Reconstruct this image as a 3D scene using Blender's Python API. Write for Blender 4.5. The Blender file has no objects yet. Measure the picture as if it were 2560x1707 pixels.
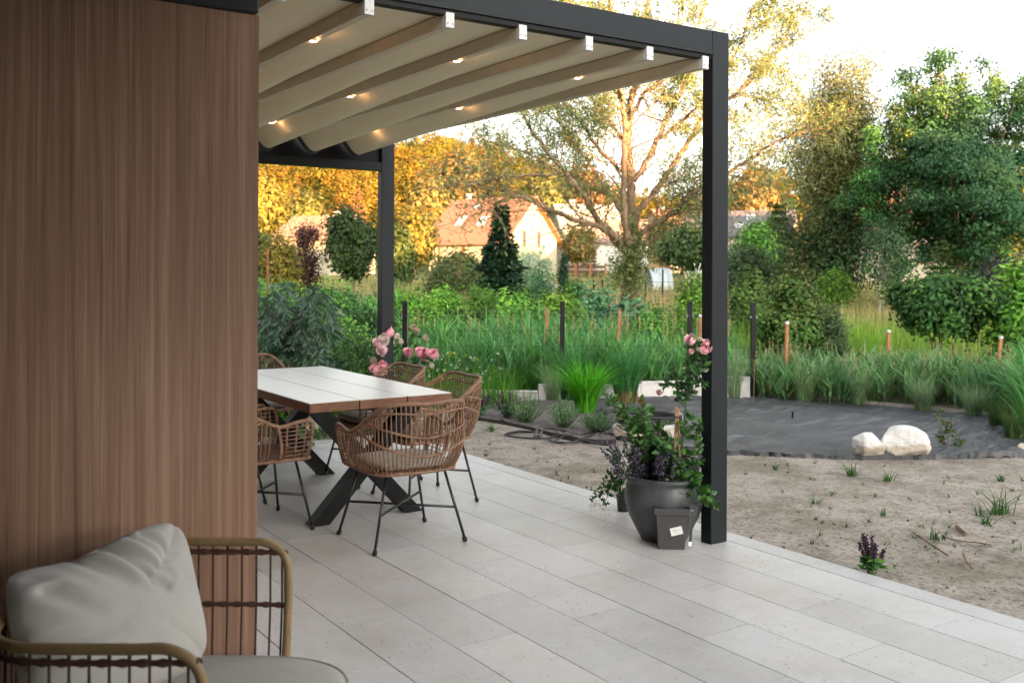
import bpy, math, numpy as np
from mathutils import Vector, Matrix
R = math.radians
PI = math.pi
S = bpy.context.scene
COL = S.collection

# ------------------------------------------------------------------ camera
# world: X = along the pergola front, Y = along the slats (away), Z up, camera over the origin
F, CX, CY, H = 2489.0, 1280.0, 672.9, 1.58
YAW, ROLL = R(34.0), R(.235)
sn, cs = math.sin(YAW), math.cos(YAW)
cd = bpy.data.cameras.new('camera')
cd.sensor_width = 36.0
cd.lens = 35.0
cd.shift_y = -(853.5 - CY) / 2560
cd.clip_start, cd.clip_end = .05, 3000
cd.dof.use_dof = True
cd.dof.focus_distance = 5.8
cd.dof.aperture_fstop = 4.0
cam = bpy.data.objects.new('camera', cd)
COL.objects.link(cam)
cam.matrix_world = Matrix.Translation((0, 0, H)) @ (Matrix.Rotation(-YAW, 4, 'Z') @ Matrix.Rotation(PI / 2, 4, 'X') @ Matrix.Rotation(ROLL, 4, 'Z'))
S.camera = cam

# ------------------------------------------------------------------ sky, sun, exposure
SUN_EL = R(5.5)
sd = np.array([-.5 * cs + .86 * sn, .5 * sn + .86 * cs])       # travel direction of the light on the ground
sd /= np.hypot(*sd)
w = bpy.data.worlds.new('World')
S.world = w
w.use_nodes = True
nt = w.node_tree
bg = nt.nodes['Background']
sky = nt.nodes.new('ShaderNodeTexSky')
sky.sky_type = 'NISHITA'
sky.sun_disc = False
sky.sun_elevation = SUN_EL
sky.sun_rotation = math.atan2(-sd[0], -sd[1])
sky.air_density, sky.dust_density, sky.ozone_density = 1.0, 2.5, 1.0
hs = nt.nodes.new('ShaderNodeHueSaturation')
hs.inputs['Saturation'].default_value = .22
nt.links.new(sky.outputs[0], hs.inputs['Color'])
nt.links.new(hs.outputs[0], bg.inputs['Color'])
bg.inputs['Strength'].default_value = .15
sl = bpy.data.lights.new('sun', 'SUN')
sl.energy, sl.angle, sl.color = 5.0, R(.5), (1.0, .56, .26)
so = bpy.data.objects.new('sun', sl)
COL.objects.link(so)
sdir = Vector((sd[0] * math.cos(SUN_EL), sd[1] * math.cos(SUN_EL), -math.sin(SUN_EL)))
so.rotation_euler = sdir.to_track_quat('-Z', 'Y').to_euler()
so.location = (0, -20, 30)
vs = S.view_settings
S.display_settings.display_device = 'sRGB'
vs.view_transform, vs.look, vs.gamma = 'Standard', 'None', 1.0
vs.exposure = 2.72
S.cycles.use_denoising = True
S.cycles.max_bounces = 6
S.cycles.diffuse_bounces = 3
S.cycles.glossy_bounces = 3
S.cycles.transmission_bounces = 3
S.cycles.caustics_reflective = S.cycles.caustics_refractive = False

# ------------------------------------------------------------------ pixel <-> place helpers (survey of the photograph)
def unr(x, y):
    dx, dy = x - CX, y - CY
    cr, sr = math.cos(ROLL), math.sin(ROLL)
    return (dx * cr + dy * sr) / F, -(-dx * sr + dy * cr) / F
def C(X, Y, z=0.):                       # camera-frame ground coordinates (right, ahead) -> world
    return np.array([cs * X + sn * Y, -sn * X + cs * Y, z])
def P(x, y, Y):                          # point seen at (x, y) standing Y metres ahead
    r, u = unr(x, y)
    return C(r * Y, Y, H + u * Y)
def G(x, y, z=0.):                       # point seen at (x, y) lying at height z
    r, u = unr(x, y)
    k = (z - H) / u
    return C(r * k, k, z)
def toC(p):                              # world -> (X, Y)
    return cs * p[0] - sn * p[1], sn * p[0] + cs * p[1]
def smooth(t):
    t = np.clip(t, 0, 1)
    return t * t * (3 - 2 * t)
SKX = np.array([-1.2, -.4, -.26, -.118, -.072, -.028, .028, .06, .13, .18, .22, .26, .33, .52, 1.2])
SKH = np.array([.18, .165, .15, .129, .134, .127, .108, .088, .080, .080, .096, .108, .115, .125, .14])
def gz(X, Y):                            # height of the ground at camera-frame (X, Y)
    X, Y = np.asarray(X, float), np.asarray(Y, float)
    base = -.04 + np.clip(Y - 17, 0, 95) * .018
    th = np.interp(X / np.maximum(Y, 1), SKX, SKH)
    return base + smooth((Y - 125) / 140) * np.maximum(th * 265 - 9.5, 0) * (Y > 100)
def ground(X, Y, dz=0.):
    return C(X, Y, float(gz(X, Y)) + dz)
def at(x, Y, dz=0.):                     # ground under image column x at Y metres ahead
    X = (x - CX) / F * Y
    return ground(X, Y, dz)

# ------------------------------------------------------------------ mesh builder
class MB:
    def __init__(s):
        s.v, s.q, s.t, s.c, s.n = [], [], [], [], 0
        s.qm, s.tm = [], []
    def add(s, v, q=None, t=None, col=(1, 1, 1), m=0):
        v = np.asarray(v, float).reshape(-1, 3)
        col = np.asarray(col, float)
        if col.ndim == 1:
            col = np.tile(col, (len(v), 1))
        s.v.append(v); s.c.append(col)
        if q is not None and len(q):
            q = np.asarray(q, int).reshape(-1, 4); s.q.append(q + s.n); s.qm.append(np.full(len(q), m))
        if t is not None and len(t):
            t = np.asarray(t, int).reshape(-1, 3); s.t.append(t + s.n); s.tm.append(np.full(len(t), m))
        s.n += len(v)
        return s
    def box(s, lo, hi, r=0., m=0, M=None, col=(1, 1, 1)):
        lo, hi = np.array(lo, float), np.array(hi, float)
        if r <= 0:
            v = np.array([[x, y, z] for z in (lo[2], hi[2]) for y in (lo[1], hi[1]) for x in (lo[0], hi[0])])
            q = [[0, 2, 3, 1], [4, 5, 7, 6], [0, 1, 5, 4], [2, 6, 7, 3], [0, 4, 6, 2], [1, 3, 7, 5]]
            t = None
        else:
            r = min(r, .49 * (hi - lo).min())
            v, idx = [], {}
            for i, sg in enumerate([(x, y, z) for z in (-1, 1) for y in (-1, 1) for x in (-1, 1)]):
                c = np.where(np.array(sg) < 0, lo, hi)
                for ax in range(3):
                    p = c - np.array(sg) * r
                    p[ax] = c[ax]
                    idx[(i, ax)] = len(v); v.append(p)
            v = np.array(v); q = []; t = []
            bit = lambda i, a: (i >> a) & 1
            for ax in range(3):
                a1, a2 = (ax + 1) % 3, (ax + 2) % 3
                for sd_ in (0, 1):
                    ids = [(sd_ << ax) | (b1 << a1) | (b2 << a2) for b1, b2 in ((0, 0), (1, 0), (1, 1), (0, 1))]
                    f = [idx[(i, ax)] for i in ids]
                    q.append(f if sd_ else f[::-1])
                for b1 in (0, 1):
                    for b2 in (0, 1):
                        i0 = (b1 << a1) | (b2 << a2); i1 = i0 | (1 << ax)
                        f = [idx[(i0, a1)], idx[(i1, a1)], idx[(i1, a2)], idx[(i0, a2)]]
                        q.append(f if b1 != b2 else f[::-1])
            for i in range(8):
                f = [idx[(i, 0)], idx[(i, 1)], idx[(i, 2)]]
                par = (bit(i, 0) + bit(i, 1) + bit(i, 2)) % 2
                t.append(f if par else f[::-1])
        if M is not None:
            v = np.array([list(M @ Vector(p)) for p in v])
        return s.add(v, q, t, col, m)
    def tube(s, pts, rad, n=8, m=0, col=(1, 1, 1), cap=True, closed=False):
        pts = np.asarray(pts, float)
        k = len(pts)
        rad = np.broadcast_to(np.asarray(rad, float), (k,))
        if closed:
            tg = np.roll(pts, -1, 0) - np.roll(pts, 1, 0)
        else:
            tg = np.gradient(pts, axis=0)
        tg = tg / (np.linalg.norm(tg, axis=1, keepdims=True) + 1e-12)
        a = np.array([0, 0, 1.]) if abs(tg[0][2]) < .9 else np.array([1., 0, 0])
        u = np.cross(tg[0], a); u /= np.linalg.norm(u)
        ang = np.arange(n) * 2 * PI / n
        rings = []
        for i in range(k):
            u = u - tg[i] * np.dot(u, tg[i]); u /= np.linalg.norm(u) + 1e-12
            b = np.cross(tg[i], u)
            rings.append(pts[i] + rad[i] * (np.cos(ang)[:, None] * u + np.sin(ang)[:, None] * b))
        v = np.concatenate(rings)
        q = []
        j = np.arange(n); j2 = (j + 1) % n
        for i in range(k if closed else k - 1):
            i2 = (i + 1) % k
            q.append(np.stack([i * n + j, i * n + j2, i2 * n + j2, i2 * n + j], 1))
        q = np.concatenate(q)
        t = []
        if cap and not closed:
            v = np.concatenate([v, pts[:1], pts[-1:]])
            for jj in range(n):
                t.append([k * n, (jj + 1) % n, jj]); t.append([k * n + 1, (k - 1) * n + jj, (k - 1) * n + (jj + 1) % n])
        cc = np.asarray(col, float)
        return s.add(v, q, t, cc, m)
    def lathe(s, prof, c=(0, 0, 0), n=40, m=0, col=(1, 1, 1)):
        prof = np.asarray(prof, float); k = len(prof)
        ang = np.arange(n) * 2 * PI / n
        v = np.concatenate([np.stack([c[0] + r * np.cos(ang), c[1] + r * np.sin(ang), np.full(n, c[2] + z)], 1) for r, z in prof])
        j = np.arange(n); j2 = (j + 1) % n
        q = np.concatenate([np.stack([i * n + j, i * n + j2, (i + 1) * n + j2, (i + 1) * n + j], 1) for i in range(k - 1)])
        return s.add(v, q, None, col, m)
    def grid(s, V, m=0, col=None, flip=False):
        V = np.asarray(V, float); a, b = V.shape[:2]
        i, j = np.meshgrid(np.arange(a - 1), np.arange(b - 1), indexing='ij')
        q = np.stack([i * b + j, (i + 1) * b + j, (i + 1) * b + j + 1, i * b + j + 1], -1).reshape(-1, 4)
        if flip: q = q[:, ::-1]
        return s.add(V.reshape(-1, 3), q, None, (1, 1, 1) if col is None else np.asarray(col).reshape(-1, 3), m)
    def leaves(s, Pn, D, L, Wd, col, rng, fold=.12, N=None):
        Pn = np.asarray(Pn, float); n = len(Pn)
        rv = rng.normal(size=(n, 3))
        if N is not None:
            N = N / (np.linalg.norm(N, axis=1, keepdims=True) + 1e-9)
            D = D - N * (D * N).sum(1, keepdims=True)
            rv = N
        D = D / (np.linalg.norm(D, axis=1, keepdims=True) + 1e-9)
        Sd = np.cross(D, rv); Sd /= np.linalg.norm(Sd, axis=1, keepdims=True) + 1e-9
        Nn = np.cross(D, Sd)
        L = np.broadcast_to(L, (n,))[:, None]; Wd = np.broadcast_to(Wd, (n,))[:, None]
        mid = Pn + D * L * .45 + Nn * L * fold
        v = np.stack([Pn, mid + Sd * Wd * .5, Pn + D * L, mid - Sd * Wd * .5], 1).reshape(-1, 3)
        q = np.arange(n * 4).reshape(-1, 4)
        return s.add(v, q, None, np.repeat(np.broadcast_to(col, (n, 3)), 4, 0))
    def blades(s, base, head, h, lean, wd, col, segs=3, tipcol=None, curl=1.6):
        base = np.asarray(base, float); n = len(base)
        hd = np.stack([np.cos(head), np.sin(head), np.zeros(n)], 1)
        sdv = np.stack([-np.sin(head), np.cos(head), np.zeros(n)], 1)
        V, Cc = [], []
        col = np.broadcast_to(col, (n, 3)); tc = col if tipcol is None else np.broadcast_to(tipcol, (n, 3))
        for k in range(segs + 1):
            t = k / segs
            z = h * (t - .35 * np.minimum(lean, 1.2) * t ** 3)
            o = h * lean * t ** curl
            c = base + hd * o[:, None] + np.array([0, 0, 1.]) * z[:, None]
            ww = wd * (1 - .92 * t ** 1.5) * .5
            V += [c - sdv * ww[:, None], c + sdv * ww[:, None]]
            cc = col * (1 - t) + tc * t
            Cc += [cc, cc]
        m2 = 2 * (segs + 1)
        v = np.stack(V, 1).reshape(-1, 3); cc = np.stack(Cc, 1).reshape(-1, 3)
        o = (np.arange(n) * m2)[:, None]
        q = np.concatenate([o + np.array([[2 * k, 2 * k + 1, 2 * k + 3, 2 * k + 2]]) for k in range(segs)])
        return s.add(v, q, None, cc)
    def build(s, name, mat, parent=None, smooth=False, loc=None, label=None):
        me = bpy.data.meshes.new(name)
        v = np.concatenate(s.v)
        nq = sum(map(len, s.q)); nt_ = sum(map(len, s.t))
        me.vertices.add(len(v)); me.vertices.foreach_set('co', v.astype(np.float32).ravel())
        li = []; 
        if nq: li.append(np.concatenate(s.q).ravel())
        if nt_: li.append(np.concatenate(s.t).ravel())
        li = np.concatenate(li)
        me.loops.add(len(li)); me.loops.foreach_set('vertex_index', li.astype(np.int32))
        me.polygons.add(nq + nt_)
        st = np.concatenate([np.arange(nq) * 4, nq * 4 + np.arange(nt_) * 3])
        me.polygons.foreach_set('loop_start', st.astype(np.int32))
        mi = np.concatenate([x for x in (s.qm + s.tm)]) if (s.qm or s.tm) else []
        me.polygons.foreach_set('material_index', mi.astype(np.int32))
        me.polygons.foreach_set('use_smooth', np.full(nq + nt_, bool(smooth)))
        at_ = me.attributes.new('col', 'FLOAT_COLOR', 'POINT')
        c4 = np.concatenate([np.concatenate(s.c), np.ones((len(v), 1))], 1)
        at_.data.foreach_set('color', c4.astype(np.float32).ravel())
        me.update(calc_edges=True); me.validate()
        for mm in (mat if isinstance(mat, (list, tuple)) else [mat]):
            me.materials.append(mm)
        o = bpy.data.objects.new(name, me)
        COL.objects.link(o)
        if parent is not None: o.parent = parent
        if loc is not None: o.location = loc
        if label: o['label'] = label
        return o

def tag(o, label=None, cat=None, group=None, kind=None):
    if label: o['label'] = label
    if cat: o['category'] = cat
    if group: o['group'] = group
    if kind: o['kind'] = kind
    return o
def thing(name, label, cat, loc=(0, 0, 0), rz=0, group=None):
    o = bpy.data.objects.new(name, None)
    COL.objects.link(o)
    o.empty_display_size = .1
    o.location = loc; o.rotation_euler = (0, 0, rz)
    return tag(o, label, cat, group)
def dup(root, loc, rz, label, skip=()):
    r = root.copy(); COL.objects.link(r)
    r.location = loc; r.rotation_euler = (0, 0, rz); r['label'] = label
    for ch in list(root.children):
        if ch.name.split('.')[0] in skip: continue
        c = ch.copy(); COL.objects.link(c); c.parent = r
        for g in list(ch.children):
            d = g.copy(); COL.objects.link(d); d.parent = c
    return r
def crom(pts, k=8, closed=False):
    pts = np.asarray(pts, float); out = []
    n = len(pts)
    for i in range(n if closed else n - 1):
        g = (lambda j: pts[j % n]) if closed else (lambda j: pts[min(max(j, 0), n - 1)])
        p0, p1, p2, p3 = g(i - 1), g(i), g(i + 1), g(i + 2)
        for t in np.arange(k) / k:
            out.append(.5 * (2 * p1 + (p2 - p0) * t + (2 * p0 - 5 * p1 + 4 * p2 - p3) * t * t + (3 * p1 - p0 - 3 * p2 + p3) * t ** 3))
    if not closed: out.append(pts[-1])
    return np.array(out)

# ------------------------------------------------------------------ materials
def newmat(name):
    m = bpy.data.materials.new(name); m.use_nodes = True
    return m, m.node_tree.nodes, m.node_tree.links, m.node_tree.nodes['Principled BSDF']
def ramp(N, fac, stops, L):
    r = N.new('ShaderNodeValToRGB'); e = r.color_ramp.elements
    while len(e) < len(stops): e.new(.5)
    for x, (p, c) in zip(e, stops):
        x.position = p; x.color = (*c, 1) if len(c) == 3 else c
    L.new(fac, r.inputs[0]); return r.outputs[0]
def noise(N, L, scale, detail=4, vec=None, rough=.55, sc3=None, coord='Object', dist=0.):
    tx = N.new('ShaderNodeTexNoise'); tx.inputs['Scale'].default_value = scale; tx.inputs['Detail'].default_value = detail
    tx.inputs['Roughness'].default_value = rough; tx.inputs['Distortion'].default_value = dist
    if vec is None:
        tc = N.new('ShaderNodeTexCoord'); vec = tc.outputs[coord]
    if sc3 is not None:
        mp = N.new('ShaderNodeMapping'); mp.inputs['Scale'].default_value = sc3; L.new(vec, mp.inputs[0]); vec = mp.outputs[0]
    L.new(vec, tx.inputs['Vector']); return tx.outputs['Fac']
def mixc(N, L, fac, a, b, mode='MIX'):
    x = N.new('ShaderNodeMix'); x.data_type = 'RGBA'; x.blend_type = mode
    for s_, v in ((0, fac), (6, a), (7, b)):
        if isinstance(v, (int, float)): x.inputs[s_].default_value = v
        elif isinstance(v, tuple): x.inputs[s_].default_value = (*v, 1)
        else: L.new(v, x.inputs[s_])
    return x.outputs[2]
def bump(N, L, h, strength, dist, bs):
    b = N.new('ShaderNodeBump'); b.inputs['Strength'].default_value = strength; b.inputs['Distance'].default_value = dist
    L.new(h, b.inputs['Height']); L.new(b.outputs[0], bs.inputs['Normal'])
def simple(name, c, rough=.5, var=.12, scale=20, metal=0., bmp=0., bscale=None, spec=.5):
    m, N, L, b = newmat(name)
    n = noise(N, L, scale)
    lo = tuple(x * (1 - var) for x in c); hi = tuple(min(1, x * (1 + var)) for x in c)
    L.new(ramp(N, n, [(.3, lo), (.7, hi)], L), b.inputs['Base Color'])
    b.inputs['Roughness'].default_value = rough; b.inputs['Metallic'].default_value = metal
    b.inputs['Specular IOR Level'].default_value = spec
    if bmp: bump(N, L, noise(N, L, bscale or scale * 3), bmp, .01, b)
    return m
def leafmat(name, tr=.3, rough=.55, spec=.3, gain=1.36, sat=1.02):
    m, N, L, b = newmat(name)
    a = N.new('ShaderNodeAttribute'); a.attribute_name = 'col'
    n = noise(N, L, 3.0)
    c = mixc(N, L, .5, a.outputs['Color'], mixc(N, L, 1.0, a.outputs['Color'], ramp(N, n, [(.3, (.55, .6, .55)), (.7, (1.4, 1.35, 1.2))], L), 'MULTIPLY'))
    hs_ = N.new('ShaderNodeHueSaturation'); hs_.inputs['Saturation'].default_value = sat; hs_.inputs['Value'].default_value = gain
    L.new(c, hs_.inputs['Color']); c = hs_.outputs[0]
    L.new(c, b.inputs['Base Color']); b.inputs['Roughness'].default_value = rough; b.inputs['Specular IOR Level'].default_value = spec
    t = N.new('ShaderNodeBsdfTranslucent'); L.new(c, t.inputs['Color'])
    mx = N.new('ShaderNodeMixShader'); mx.inputs[0].default_value = tr
    L.new(b.outputs[0], mx.inputs[1]); L.new(t.outputs[0], mx.inputs[2])
    L.new(mx.outputs[0], N['Material Output'].inputs['Surface'])
    return m
def attrmat(name, rough=.6, var=.2, scale=6, spec=.4, bmp=0., bscale=40):
    m, N, L, b = newmat(name)
    a = N.new('ShaderNodeAttribute'); a.attribute_name = 'col'
    n = noise(N, L, scale)
    c = mixc(N, L, 1.0, a.outputs['Color'], ramp(N, n, [(.3, (1 - var,) * 3), (.7, (1 + var,) * 3)], L), 'MULTIPLY')
    L.new(c, b.inputs['Base Color']); b.inputs['Roughness'].default_value = rough; b.inputs['Specular IOR Level'].default_value = spec
    if bmp: bump(N, L, noise(N, L, bscale), bmp, .01, b)
    return m
def woodmat(name, stops, sc3, rough=.5, spec=.3, bmp=.1):
    m, N, L, b = newmat(name)
    n1 = noise(N, L, 1.0, 8, sc3=sc3, rough=.65, dist=1.4)
    n2 = noise(N, L, 1.0, 4, sc3=tuple(x * .20 for x in sc3), dist=3.0)
    mm = N.new('ShaderNodeMath'); mm.operation = 'MULTIPLY_ADD'; L.new(n2, mm.inputs[0]); mm.inputs[1].default_value = .55
    m2 = N.new('ShaderNodeMath'); m2.operation = 'MULTIPLY'; L.new(n1, m2.inputs[0]); m2.inputs[1].default_value = .5
    L.new(m2.outputs[0], mm.inputs[2])
    L.new(ramp(N, mm.outputs[0], stops, L), b.inputs['Base Color'])
    b.inputs['Roughness'].default_value = rough; b.inputs['Specular IOR Level'].default_value = spec
    if bmp: bump(N, L, n1, bmp, .004, b)
    return m
def barkmat(name, a, bcol):
    m, N, L, b = newmat(name)
    n = noise(N, L, 1.0, 6, sc3=(14, 14, 2.2), rough=.7, dist=.6)
    L.new(ramp(N, n, [(.3, a), (.65, bcol)], L), b.inputs['Base Color'])
    b.inputs['Roughness'].default_value = .85; b.inputs['Specular IOR Level'].default_value = .15
    bump(N, L, n, .8, .03, b)
    return m
def fabmat(name, c, var=.06, scale=6, weave=900, rough=.9):
    m, N, L, b = newmat(name)
    n = noise(N, L, scale)
    n2 = noise(N, L, weave, 1)
    c1 = ramp(N, n, [(.3, tuple(x * (1 - var) for x in c)), (.7, tuple(min(1, x * (1 + var)) for x in c))], L)
    L.new(mixc(N, L, .25, c1, mixc(N, L, 1.0, c1, ramp(N, n2, [(.35, (.7,) * 3), (.65, (1.2,) * 3)], L), 'MULTIPLY')), b.inputs['Base Color'])
    b.inputs['Roughness'].default_value = rough; b.inputs['Specular IOR Level'].default_value = .2
    bump(N, L, n2, .15, .002, b)
    return m

M = {}
M['leaf'] = leafmat('leaf')
M['leaf_gloss'] = leafmat('leaf_gloss', .18, .35, .5, 1.25)
M['grass'] = leafmat('grass_blade', .35, .6, .2, 1.36, 1.08)
M['petal'] = leafmat('petal', .35, .7, .1, 1.2, 1.05)
M['farleaf'] = leafmat('far_leaf', .15, .8, .1, 1.02, 1.05)
M['bark'] = barkmat('bark', (.11, .072, .048), (.36, .235, .15))
M['bark2'] = barkmat('dark_bark', (.035, .025, .018), (.13, .09, .06))
M['birch'] = barkmat('birch_bark', (.12, .10, .09), (.62, .60, .56))
M['twig'] = simple('stem', (.07, .075, .035), .7)
M['gmetal'] = simple('anthracite_powder_coat', (.0105, .0145, .0175), .5, .06, 60, bmp=.06, bscale=700, spec=.25)
M['black'] = simple('black_steel', (.004, .004, .0045), .5, .1, 40, bmp=.05, bscale=500, spec=.22)
M['blackrod'] = simple('black_rod', (.012, .013, .015), .35, .1, 60)
M['rubber'] = simple('rubber', (.012, .012, .012), .7)
M['white'] = simple('white_cap', (.60, .60, .585), .45, .04)
M['screw'] = simple('screw', (.25, .25, .25), .35, .1, metal=.8)
M['canvas'] = fabmat('pergola_fabric', (.82, .77, .57), .03, 2, 600, .55)
_N, _L = M['canvas'].node_tree.nodes, M['canvas'].node_tree.links
_t = _N.new('ShaderNodeBsdfTranslucent'); _t.inputs['Color'].default_value = (.85, .78, .60, 1)
_m = _N.new('ShaderNodeMixShader'); _m.inputs[0].default_value = .115
_L.new(_N['Principled BSDF'].outputs[0], _m.inputs[1]); _L.new(_t.outputs[0], _m.inputs[2]); _L.new(_m.outputs[0], _N['Material Output'].inputs['Surface'])
M['slat'] = simple('slat_profile', (.62, .57, .45), .5, .04, 12)
M['flap'] = simple('fabric_flap', (.07, .075, .085), .6, .1)
M['clad'] = woodmat('wood_cladding', [(.33, (.125, .068, .043)), (.43, (.255, .145, .092)), (.53, (.320, .185, .120)), (.68, (.45, .285, .195))], (75, 75, 1.1), .5, .3, .05)
M['fascia'] = simple('dark_fascia', (.014, .015, .017), .7, .2, 80, bmp=.4, bscale=300)
M['tabtop'] = woodmat('sheen_table_top', [(.3, (.66, .67, .655)), (.7, (.74, .75, .735))], (30, 1.3, 30), .3, .5, .03)  # near-white colour carries the sky sheen on the wood
M['tabedge'] = woodmat('table_edge_wood', [(.25, (.055, .022, .011)), (.5, (.14, .060, .030)), (.75, (.26, .125, .065))], (14, 2.5, 40), .45, .4, .05)
M['cushion'] = fabmat('chair_cushion', (.40, .375, .325))
M['grey_fab'] = fabmat('grey_cushion_fabric', (.50, .48, .445), .05, 9, 420)
M['pot'] = simple('glazed_pot', (.052, .058, .062), .45, .5, 9, bmp=.05, bscale=30)
M['plpot'] = simple('plastic_pot', (.055, .055, .054), .45, .12, 30)
M['soilpot'] = simple('potting_soil', (.03, .022, .016), .95, .4, 60, bmp=.6)
M['bamboo'] = simple('bamboo', (.36, .22, .10), .5, .3, 30)
M['stake'] = simple('stake_wood', (.36, .16, .065), .75, .3, 25)
M['tag'] = simple('paper_label', (.75, .75, .74), .6, .03)
M['ink'] = simple('ink', (.03, .03, .03), .6)
M['fpost'] = simple('fence_post', (.010, .010, .012), .5, .1, spec=.2)
M['wire'] = simple('fence_wire', (.03, .045, .035), .4, .1)
M['concrete'] = simple('pale_concrete', (.60, .57, .54), .85, .12, 8, bmp=.15)
M['concrete2'] = simple('edging_concrete', (.40, .35, .30), .85, .2, 9, bmp=.15)
M['hose'] = simple('black_cable', (.018, .018, .020), .45, .2)
M['rock'] = simple('white_rock', (.66, .655, .62), .9, .1, 7, bmp=.5, bscale=25)

def wickmat():
    m, N, L, b = newmat('rattan_wicker')
    n = noise(N, L, 30, 4)
    n2 = noise(N, L, 300, 2)
    c = ramp(N, n, [(.25, (.165, .088, .052)), (.5, (.255, .145, .090)), (.78, (.34, .205, .132))], L)
    L.new(mixc(N, L, .5, c, mixc(N, L, 1.0, c, ramp(N, n2, [(.35, (.6,) * 3), (.65, (1.25,) * 3)], L), 'MULTIPLY')), b.inputs['Base Color'])
    b.inputs['Roughness'].default_value = .55; b.inputs['Specular IOR Level'].default_value = .35
    bump(N, L, n2, .5, .003, b)
    return m
M['wicker'] = wickmat()
M['cane'] = simple('pale_cane', (.31, .215, .105), .4, .15, 14)
M['brown_weave'] = simple('brown_weave', (.095, .045, .028), .6, .3, 40, bmp=.4, bscale=200)

def pavermat():
    m, N, L, b = newmat('travertine_paver')
    a = N.new('ShaderNodeAttribute'); a.attribute_name = 'col'
    n = noise(N, L, 2.2, 5, rough=.6)
    n2 = noise(N, L, 14, 4)
    c = mixc(N, L, 1.0, a.outputs['Color'], ramp(N, n, [(.3, (.86, .84, .825)), (.5, (.98, .975, .97)), (.7, (1.06, 1.07, 1.085))], L), 'MULTIPLY')
    c = mixc(N, L, .5, c, mixc(N, L, 1.0, c, ramp(N, n2, [(.35, (.93,) * 3), (.65, (1.05,) * 3)], L), 'MULTIPLY'))
    # small elongated pits along the long side
    pit = noise(N, L, 1.0, 3, sc3=(95, 34, 1), rough=.5)
    reg = noise(N, L, 3.4, 2)
    mm = N.new('ShaderNodeMath'); mm.operation = 'MULTIPLY_ADD'; L.new(reg, mm.inputs[0]); mm.inputs[1].default_value = .16; L.new(pit, mm.inputs[2])
    pm = ramp(N, mm.outputs[0], [(.745, (0, 0, 0)), (.775, (.8, .8, .8))], L)
    c = mixc(N, L, pm, c, (.16, .135, .115))
    L.new(c, b.inputs['Base Color'])
    L.new(ramp(N, n, [(.3, (.34,) * 3), (.7, (.5,) * 3)], L), b.inputs['Roughness'])
    b.inputs['Specular IOR Level'].default_value = .42
    inv = N.new('ShaderNodeMath'); inv.operation = 'SUBTRACT'; inv.inputs[0].default_value = 1; L.new(pm, inv.inputs[1])
    bump(N, L, inv.outputs[0], .35, .003, b)
    return m
M['paver'] = pavermat()
M['joint'] = simple('joint_sand', (.022, .018, .016), .95)

def soilmat():
    m, N, L, b = newmat('sandy_soil')
    tc = N.new('ShaderNodeTexCoord'); V = tc.outputs['Object']
    n = noise(N, L, .9, 6, vec=V, rough=.65)
    n2 = noise(N, L, 5, 6, vec=V, rough=.7)
    n3 = noise(N, L, 30, 5, vec=V, rough=.7)
    c = ramp(N, n2, [(.28, (.22, .19, .152)), (.42, (.40, .352, .30)), (.56, (.51, .452, .395)), (.75, (.57, .51, .45))], L)
    c = mixc(N, L, ramp(N, n, [(.46, (0,) * 3), (.66, (.65,) * 3)], L), c, (.19, .175, .115))
    c = mixc(N, L, ramp(N, n3, [(.36, (.75,) * 3), (.48, (0,) * 3)], L), c, (.13, .105, .082))
    # beyond the fence the soil is under grass
    sx = N.new('ShaderNodeVectorMath'); sx.operation = 'DOT_PRODUCT'; L.new(V, sx.inputs[0]); sx.inputs[1].default_value = (sn, cs, 0)
    far = N.new('ShaderNodeMapRange'); L.new(sx.outputs['Value'], far.inputs[0]); far.inputs[1].default_value = 11.8; far.inputs[2].default_value = 13.2
    g = ramp(N, n, [(.35, (.075, .13, .03)), (.65, (.15, .18, .055))], L)
    c = mixc(N, L, far.outputs[0], c, g)
    L.new(c, b.inputs['Base Color']); b.inputs['Roughness'].default_value = .95; b.inputs['Specular IOR Level'].default_value = .15
    ad = N.new('ShaderNodeMath'); ad.operation = 'ADD'; L.new(n2, ad.inputs[0]); L.new(n3, ad.inputs[1])
    bump(N, L, ad.outputs[0], .9, .035, b)
    return m
M['soil'] = soilmat()
def geomat():
    m, N, L, b = newmat('weed_membrane')
    n = noise(N, L, 1.0, 5, sc3=(1.0, 7, 1), dist=.7)
    n2 = noise(N, L, 1.2, 4)
    c = ramp(N, n2, [(.3, (.045, .048, .053)), (.7, (.085, .088, .094))], L)
    c = mixc(N, L, ramp(N, n, [(.52, (0,) * 3), (.70, (.8,) * 3)], L), c, (.19, .195, .20))
    L.new(c, b.inputs['Base Color']); b.inputs['Roughness'].default_value = .55; b.inputs['Specular IOR Level'].default_value = .45
    bump(N, L, n, 1.0, .06, b)
    return m
M['geo'] = geomat()

# ================================================================== THE SETTING
rng = np.random.default_rng(5)
ys = np.concatenate([np.linspace(-120, -4, 16), np.linspace(-3, 16, 60), np.linspace(17, 120, 40), np.linspace(124, 330, 60), [400, 600, 1000, 1600]])
xs = np.concatenate([[-1500, -900, -600, -400], np.linspace(-300, -14, 60), np.linspace(-13, 13, 70), np.linspace(14, 300, 60), [400, 600, 900, 1500]])
XX, YY = np.meshgrid(xs, ys, indexing='ij')
ZZ = gz(XX, YY)
near = (YY > 2) & (YY < 16) & (np.abs(XX) < 13)
ZZ = ZZ + near * (np.sin(XX * 2.1 + YY) * np.sin(YY * 1.7 - XX * .6)) * .012
V = np.stack([cs * XX + sn * YY, -sn * XX + cs * YY, ZZ], -1)
g = MB(); g.grid(V, flip=True)
tag(g.build('ground', M['soil'], smooth=True), 'sandy soil and rough grassland rising to a wooded hill', 'ground', kind='structure')

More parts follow.
